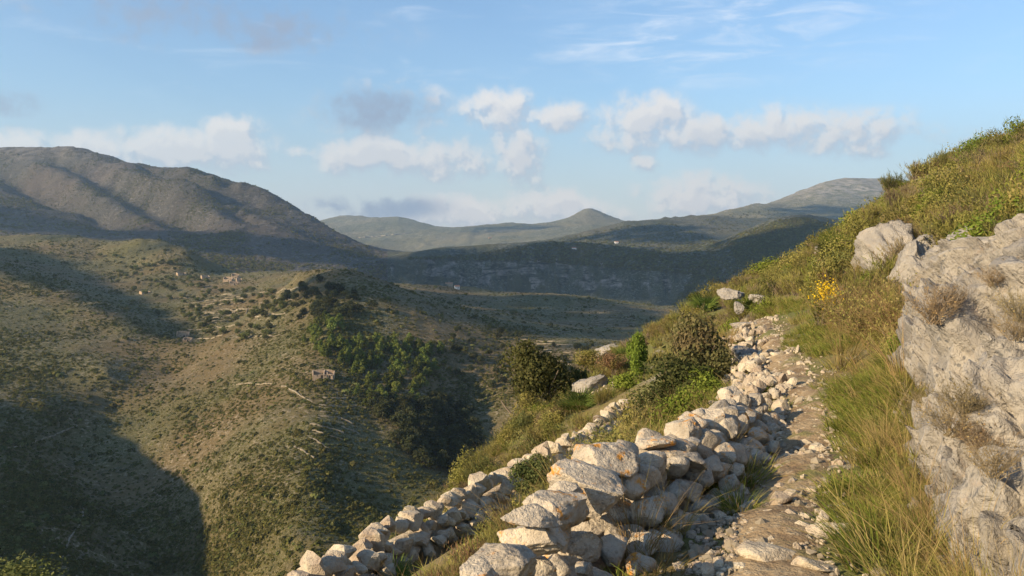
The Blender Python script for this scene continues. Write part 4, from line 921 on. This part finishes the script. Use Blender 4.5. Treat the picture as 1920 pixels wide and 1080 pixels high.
def grass_d(x, y, z, u, d):
    p_, a_, b_, rk = masks(x, y); side = x-np.interp(y, PATH[:, 1], PATH[:, 0])
    bank = smooth(p_, .36, .75)*(side > 0)*(side < 2.6)*(y < 20)*np.where(y > 6.5, .45, .75)
    left = .30*smooth(p_, .5, .8)*(side <= 0)*smooth(a_, .3, .45)*smooth(b_, .3, .4); rest = .22*(side >= 2.6)
    return np.clip(bank+left+rest, 0, 1)*(~rk)
cover('grass', 5200, grass_d, GT+GF[:1]+GDm[:1]+GT[:2], lambda r, d, x, y: r.uniform(.3, 1.0)*(.68 if y < 6 else 1), 'tall green and straw grass on the bank beside the path', 'grass', 3, 2.0, 30, hgt=.28)
def short_d(x, y, z, u, d):
    p_, a_, b_, rk = masks(x, y); return smooth(n2(x, y, 1.1, 93, 3), -.05, .35)*(p_ < .9)*smooth(p_, .10, .5)*smooth(a_, .25, .35)*(~rk)
SG = [grass_mesh(930+k, M['fresh'], 60, .10, .10, 1.0, .006, mat2=M['grass']) for k in range(3)]
cover('short_grass', 4600, short_d, SG, lambda r, d, x, y: r.uniform(.6, 1.5), 'short green grass creeping over the edges of the path', 'grass', 4, 2.0, 22, hgt=.05)

def turf_d(x, y, z, u, d):
    p_, a_, b_, rk = masks(x, y); return smooth(p_, .55, .8)*smooth(a_, .3, .4)*smooth(b_, .26, .36)*(~rk)*np.where((x > np.interp(y, PATH[:, 1], PATH[:, 0])) & (y < 14), .12, 1)
cover('turf_grass', 6500, turf_d, SG, lambda r, d, x, y: r.uniform(.8, 1.7)*(1+.03*d), 'low turf between the shrubs of the hillside', 'grass', 6, 3., 30, hgt=.06)
# ================================================================== MID-DISTANCE THINGS
def tree_parts(seed, mat, pine=True):
    r = np.random.default_rng(seed); h = 1.; cs, nr_ = [], []; nl = 13 if pine else 15
    for i in range(nl):
        if pine: t = i/nl; c = np.array([r.normal(0, .16*(1.1-t)), r.normal(0, .16*(1.1-t)), .25+.68*t]); rr = .21*(1.15-t*.75)
        else: c = sph(1, r)[0]*np.array([.30, .30, .22])+np.array([0, 0, .55]); rr = r.uniform(.15, .25)
        n = 42; dv = sph(n, r); cs.append(c+dv*rr*r.uniform(.6, 1.1, n)[:, None]); nr_.append(dv)
    c = np.concatenate(cs); dv = np.concatenate(nr_); V, Q = leaves(c, r.uniform(.06, .11, len(c)), dv+sph(len(c), r)*.7, r, 1.3)
    crown = mesh('crown', V, Q, M[mat], None, False); tv, tq = tubes([((0, 0, -.08), (.02, 0, .3), .03, .024), ((.02, 0, .3), (0, .01, .75), .024, .008), ((.02, 0, .35), (.16, .05, .55), .013, .006), ((.02, 0, .4), (-.14, .06, .6), .013, .006)])
    return crown, mesh('trunk', tv, tq, M['bark'])
VT = [tree_parts(1020+k, 'olive', False) for k in range(4)]; PT = [tree_parts(1000+k, 'pine', True) for k in range(5)]; OT = [tree_parts(1010+k, 'oak', False) for k in range(5)]
def tree(h, name, parts, s_, label, group, wide=1.):
    root = obj(name, None, None, h+np.array([0, 0, -.1]), (0, 0, rng.uniform(0, 6.28)), (s_*wide, s_*wide, s_)); tag(root, label, 'tree', group)
    obj('crown', parts[0], root); obj('trunk', parts[1], root)
PINES = [([(565,640),(590,605),(640,600),(700,640),(770,640),(825,655),(835,690),(800,735),(745,745),(690,735),(650,690),(590,665)], 145, 1), ([(655,740),(720,745),(800,740),(790,760),(660,765)], 14, 2)]
for pg, n, sd in PINES:
    for q in poly_samples(pg, n, sd):
        h = hit(*q, 300)
        if h is not None: tree(h, 'pine_tree', PT[rng.integers(5)], rng.uniform(3.6, 8.0), 'small green pine in the dense grove above the ruined hut on the spur', 'pines of the grove on the spur', rng.uniform(.85, 1.1))
OAKS = [([(690,760),(800,750),(880,770),(900,830),(880,890),(800,880),(740,830)], 190, 3, 'dark evergreen oak in the wood filling the ravine right of the spur', 'oaks in the ravine wood', (4., 7.)),
        ([(830,600),(1050,640),(1130,670),(960,760),(850,700)], 42, 4, 'lone small tree scattered on the open slope right of the pine grove', 'scattered trees right of the grove', (3.5, 6.)),
        ([(530,560),(560,525),(640,535),(700,580),(650,600),(560,600)], 60, 5, 'dark tree on the shaded top of the spur', 'trees on top of the spur', (4., 7.))]
for pg, n, sd, lab, gr, (a, b) in OAKS:
    for q in poly_samples(pg, n, sd):
        h = hit(*q, 280)
        if h is not None: tree(h, 'oak_tree', OT[rng.integers(5)], rng.uniform(a, b), lab, gr, rng.uniform(.9, 1.25))
FR = [([(330,540),(470,535),(540,560),(500,640),(400,640),(340,600)], 90, 6, 'small tree among the old terraces below the hamlet', 'trees on the terraces', (3.5, 6.)), ([(180,480),(330,490),(400,530),(330,570),(220,540)], 60, 7, 'small dark tree on the slope of the rocky knoll', 'trees on the knoll', (3.5, 6.5))]
for pg, n, sd, lab, gr, (a, b) in FR:
    for q in poly_samples(pg, n, sd):
        h = hit(*q, 280)
        if h is not None: tree(h, 'olive_tree', VT[rng.integers(4)], rng.uniform(a, b), lab, gr, 1.2)
# open scrub over the hillsides: too many to count
r = np.random.default_rng(12); pts, ss_ = [], []
SB = []
for k in range(5):
    V, Q = None, None; rr = np.random.default_rng(1100+k); dv = sph(46, rr, True); c = dv*rr.uniform(.55, 1.05, 46)[:, None]*np.array([1, 1, .8]); V, Q = leaves(c, rr.uniform(.35, .6, 46), dv+sph(46, rr)*.5, rr, 1.2)
    SB.append(mesh('scrub', V, Q, M['scrub' if k < 4 else 'olive'], None, False))
KS = 150000
cu_, cv_ = r.uniform(-60, 1350, KS), 440+(1080-440)*r.random(KS)**.85
cand = [h for h in (hit(u, v, 190) for u, v in zip(cu_, cv_)) if h is not None and h[1] < 1290]
cand = np.array(cand); dn = n2(cand[:, 0], cand[:, 1], 45, 55, 4)*1.2+.42
cand = cand[r.random(len(cand)) < np.clip(dn, .12, 1)][:70000]
pts = list(cand); ss_ = r.uniform(.22, .62, len(pts))*(1+cand[:, 1]/900)*np.where(r.random(len(pts)) < .05, 2.3, 1)
n = len(pts)
scatter('open_scrub', np.array(pts)-np.array([0, 0, .1]), r.uniform(0, 6.28, n), np.array(ss_), r.integers(0, 5, n), SB, 'dark scrub dotted over the valley hillsides', 'scrub')
pts, ss_ = [], []
for pg, n_, sd, dm in (([(740,485),(900,476),(1180,422),(1260,418),(1370,458),(1480,412),(1580,425),(1600,560),(1250,590),(1300,515),(1000,490)], 9000, 31, 1600), ([(1363,450),(1393,436),(1460,412),(1507,407),(1583,427),(1600,470),(1400,520)], 5000, 32, 1300), ([(1300,415),(1400,395),(1450,395),(1500,400),(1400,430),(1340,440)], 260, 33, 2500)):
    for q in poly_samples(pg, n_, sd):
        h = hit(*q, dm)
        if h is not None: pts.append(h); ss_.append(r.uniform(2., 4.6))
n = len(pts); scatter('distant_woods', np.array(pts)-np.array([0, 0, .5]), r.uniform(0, 6.28, n), np.array(ss_), r.integers(0, 5, n), SB, 'dark woods and maquis over the plateau and its ridge', 'woods')

pts, ss_ = [], []
r = np.random.default_rng(88)
mq = np.stack([r.uniform(-60, 725, 60000), r.uniform(285, 520, 60000)], -1); mh = [hit(*q, 1290) for q in mq]; mh = np.array([h for h in mh if h is not None and h[1] < 3300])
mn = n2(mh[:, 0], mh[:, 1], 160, 87, 4); mh = mh[r.random(len(mh)) < np.clip(mn*1.3+.35, .06, .9)][:16000]; n = len(mh)
scatter('mountain_scrub', mh-np.array([0, 0, .6]), r.uniform(0, 6.28, n), r.uniform(1.2, 3.2, n), r.integers(0, 5, n), SB, 'sparse dark scrub on the left mountain', 'scrub')
# terraces: low dry stone retaining walls following the slope
def terrace(pts_, label, hgt=1.1, group=None):
    px_ = []
    for a, b in zip(pts_[:-1], pts_[1:]):
        n = max(2, int(math.hypot(b[0]-a[0], b[1]-a[1])/5))
        for k in range(n): px_.append((a[0]+(b[0]-a[0])*k/n, a[1]+(b[1]-a[1])*k/n))
    px_.append(pts_[-1]); hs = [hit(*q, 200) for q in px_]; hs = [h for h in hs if h is not None]
    if len(hs) < 3: return
    hs = np.array(hs); hs[:, 1] = np.convolve(np.pad(hs[:, 1], 2, 'edge'), np.ones(5)/5, 'valid'); hs[:, 2] = far_z(hs[:, 0], hs[:, 1])
    t = np.gradient(hs[:, :2], axis=0); t /= np.linalg.norm(t, axis=1)[:, None]+1e-9; nn = np.stack([t[:, 1], -t[:, 0]], -1)*.22; V = []
    c0 = hs.mean(0)
    for i, h in enumerate(hs):
        hh = hgt*.55*rng.uniform(.3, 1.2)
        for sg, z in ((-1, -.8), (-1, hh), (1, hh), (1, -.8)): V.append((h[0]+nn[i, 0]*sg-c0[0], h[1]+nn[i, 1]*sg-c0[1], h[2]+z-c0[2]))
    o = obj('terrace_wall', mesh('terrace_wall', np.array(V), grid_faces(len(hs), 4), M['farstone'], None, False), None, c0); tag(o, label, 'terrace wall', group, 'thing')
TL = [((605,746),(640,748),(672,746)),((598,760),(650,764),(668,762)),((600,772),(640,776)),((596,780),(652,786)),((582,796),(620,803),(645,812)),((585,806),(630,822),(648,826)),((582,820),(610,838),(622,846)),((553,838),(575,850),(588,862)),((594,856),(620,842)),((640,800),(672,812)),((640,786),(665,796))]
for k, t in enumerate(TL): terrace(t, 'pale terrace wall in the flight of terraces below the ruined hut', 1.2, 'terraces below the hut')
r2 = random.Random(4)
for k in range(26):
    u = r2.uniform(335, 500); v = 548+ (k % 17)*5.5+r2.uniform(-1, 1); ln = r2.uniform(30, 75)
    terrace(((u, v), (u+ln*.5, v+r2.uniform(-2, 1)), (u+ln, v+r2.uniform(-4, 0))), 'pale terrace line on the old fields below the hamlet', 1.3, 'terraces below the hamlet')
for k in range(11): terrace(((1108+r2.uniform(-6, 6), 580+k*3.2), (1150, 580+k*3.2+1), (1188+r2.uniform(-6, 6), 579+k*3.2)), 'faint terrace line in the shaded hollow right of the spur', 1.5, 'terraces in the shaded hollow')
for k in range(14):
    u = r2.uniform(880, 1010); v = 620+k*5; terrace(((u, v), (u+40, v+1), (u+80, v+r2.uniform(-2, 3))), 'low terrace line on the open slope right of the pine grove', 1.0, 'terraces right of the grove')
for a, b in (((445,720),(515,721)),((530,722),(585,755))): terrace((a, ((a[0]+b[0])/2, (a[1]+b[1])/2+1), b), 'pale boundary wall running %s the ruined hut' % ('level left of' if a[0] < 500 else 'down just below'), 1.0)
terrace(((0,845),(60,830),(110,812),(148,796)), 'long pale wall in the shaded bottom left slope', 1.2)
terrace(((112,1060),(130,1010),(148,985),(160,950)), 'pale dry wall climbing the shaded slope at lower left', .8)

# ruins and houses
def wall_box(x0, x1, y0, y1, z0, prof):
    """one wall as a prism: prof = list of (fraction along, height)"""
    n = len(prof); d = np.array([x1-x0, y1-y0]); ln = np.hypot(*d); t = d/ln; nn = np.array([-t[1], t[0]])*.25; V, Q = [], []
    for f, h in prof:
        for s_ in (-1, 1):
            V += [(x0+d[0]*f+nn[0]*s_, y0+d[1]*f+nn[1]*s_, z0-1.5), (x0+d[0]*f+nn[0]*s_, y0+d[1]*f+nn[1]*s_, z0+h)]
    for i in range(n-1):
        a = 4*i; b = a+4; Q += [(a, b, b+1, a+1), (a+2, a+3, b+3, b+2), (a+1, b+1, b+3, a+3)]
    Q += [(0, 1, 3, 2), (4*n-4, 4*n-2, 4*n-1, 4*n-3)]
    return np.array(V), np.array(Q)
def ruin(u, v, w_, dpt, hgt, label, seed, rot=.2, roofless=True, wallmat='plaster', name='ruined_house', roof=None, dmin=300, cat_='ruin', group=None):
    h = hit(u, v, dmin); r = np.random.default_rng(seed); root = obj(name, None, None, h, (0, 0, rot)); tag(root, label, cat_, group); a, b = w_/2, dpt/2
    def prof(n, lo, hi): return [(f, hgt*r.uniform(lo, hi)) for f in np.linspace(0, 1, n)]
    gable = [(0, hgt), (.5, hgt*1.45), (1, hgt)]
    for (x0, y0, x1, y1), pf in (((-a+.3, -b, a-.3, -b), [(0, hgt*.55), (.3, hgt*.5), (.6, hgt*.62), (1, hgt*.5)] if roofless else [(0, hgt), (1, hgt)]), ((-a+.3, b, a-.3, b), [(0, hgt), (.4, hgt*1.05), (1, hgt*.85)] if roofless else [(0, hgt), (1, hgt)]), ((-a, -b, -a, b), [(0, hgt*.56), (.6, hgt*.95), (1, hgt)] if roofless else gable), ((a, -b, a, b), [(0, hgt*.5), (.5, hgt*.7), (1, hgt*.86)] if roofless else gable)):
        V, Q = wall_box(x0, x1, y0, y1, 0, pf); obj('wall', mesh('wall', V, Q, M[wallmat], None, False), root)
    for k, (x, z, ww, hh) in enumerate(((-.2*w_, .3*hgt, .5, .6), (.12*w_, .0, .9, 1.5), (.33*w_, .3*hgt, .5, .6))):  # dark panels on the front wall, coloured as the shade inside openings
        V = np.array([(x+sx*ww/2, -b-.27, z+zz) for sx, zz in ((-1, .15), (1, .15), (1, hh), (-1, hh))]); V = np.concatenate([V, V+np.array([0, .2, 0])])
        Q = np.array([(0, 1, 2, 3), (0, 4, 5, 1), (1, 5, 6, 2), (2, 6, 7, 3), (3, 7, 4, 0)]); obj('door_opening' if k == 1 else 'window_opening', mesh('opening', V, Q, M['inner_shade'], None, False), root)
    if not roofless:
        for sg in (-1, 1):
            V = np.array([(-a-.4, sg*(b+.5), hgt-.15), (a+.4, sg*(b+.5), hgt-.15), (a+.4, 0, hgt*1.47), (-a-.4, 0, hgt*1.47)]); V = np.concatenate([V, V+np.array([0, 0, .18])])
            obj('roof_slope', mesh('roof_slope', V, np.array([(0, 1, 2, 3), (4, 7, 6, 5), (0, 4, 5, 1), (1, 5, 6, 2), (3, 2, 6, 7), (0, 3, 7, 4)]), M[roof or 'tile'], None, False), root)
    return root
ruin(600,708,6.5,5,3.2,'left of the two adjoining ruined stone huts beside the pine grove',1,.25)
ruin(617,708,4.5,4.5,3.4,'right of the two adjoining ruined stone huts beside the pine grove',2,.1)
ruin(343,632,8,5,4,'roofless orange-lit ruin at the foot of the left spur',3,.3)
ruin(352,640,5,4,2.6,'low broken outbuilding just below the orange-lit ruin',4,.1)
for k, (u, v, w_, h_) in enumerate(((428,528,9,5),(441,522,7,5.5),(438,534,8,3.5),(448,528,5,4),(385,522,8,3.5),(340,515,9,2.5),(272,550,9,2.5))):
    ruin(u, v, w_, 5.5, h_, ('ruined house at the left of the hamlet on the saddle','tallest ruined house of the hamlet on the saddle','low front ruin of the hamlet on the saddle','small ruin at the right end of the hamlet','small pale ruin just left of the hamlet','low ruin under the rocky knoll','pale ruin below the rocky knoll, leftmost of the old buildings')[k], 10+k, .15*k, dmin=500)
ruin(842,535,15,6,4,'long yellow farmhouse above the gorge rim',20,.05,False,'plaster','farmhouse',dmin=700,cat_='house')
ruin(857,541,5,4,2.5,'small white shed beside the yellow farmhouse',21,.3,False,'white','shed',dmin=700,cat_='shed')
for k, (u, v, w_) in enumerate(((1062,470,22),(1076,468,14),(1156,456,14),(1179,472,12),(808,474,30),(919,447,24))):
    ruin(u, v, w_*.7, 8, 3.6, ('long white house in the cloud shade on the plateau','smaller white house next to the long one on the plateau','pale house among trees high on the dark plateau','lone pinkish house right of the white houses','orange-lit long building on the far plateau rim','reddish house on the sunlit far plateau')[k], 30+k, .1*k, False, 'white' if k < 4 else 'plaster', 'house', dmin=1900 if k < 4 else 2000, cat_='house')
# roads
def road(pts_, label, wd):
    V = []; hs = []
    for a, b in zip(pts_[:-1], pts_[1:]):
        for k in range(8): hs.append(hit(a[0]+(b[0]-a[0])*k/8, a[1]+(b[1]-a[1])*k/8, 1500))
    hs = np.array([h for h in hs if h is not None])
    for h in hs:
        for o_, dz in ((-.5, -2), (-.5, 2.2), (.5, 3.0), (.5, -2)): V.append((h[0], h[1]+o_*wd, h[2]+dz))
    o = obj('road', mesh('road', np.array(V), grid_faces(len(hs), 4), M['track'], None, False)); tag(o, label, 'road', kind='structure')
road([(668,446),(700,444),(730,441),(760,438),(778,435)], 'pale road cut across the far gorge wall', 14)

# ================================================================== HAZE
lo_z, hi_z = float(min(Zf.min(), RV[:, 2].min(), -160))-8, float(max(Zf.max(), 330))+12
hv = np.array([(x, y, z) for z in (lo_z, hi_z) for y in (-700, 9700) for x in (-9500, 14500)], float)
hz = mesh('haze', hv, np.array([(0, 2, 3, 1), (4, 5, 7, 6), (0, 1, 5, 4), (2, 6, 7, 3), (0, 4, 6, 2), (1, 3, 7, 5)]), None if False else M['inner_shade'], None, False)
hm = bpy.data.materials.new('haze_air'); hm.use_nodes = True; t = NT(hm.node_tree); t.n.clear()
pvn = t.new('ShaderNodeVolumePrincipled'); pvn.inputs['Color'].default_value = (.55, .78, 1.0, 1); pvn.inputs['Density'].default_value = 8.5e-5; pvn.inputs['Anisotropy'].default_value = .25
t.l.new(pvn.outputs[0], t.new('ShaderNodeOutputMaterial').inputs['Volume']); hz.materials.clear(); hz.materials.append(hm)
tag(obj('haze', hz), 'thin blue haze filling the valley air', 'haze', kind='stuff')
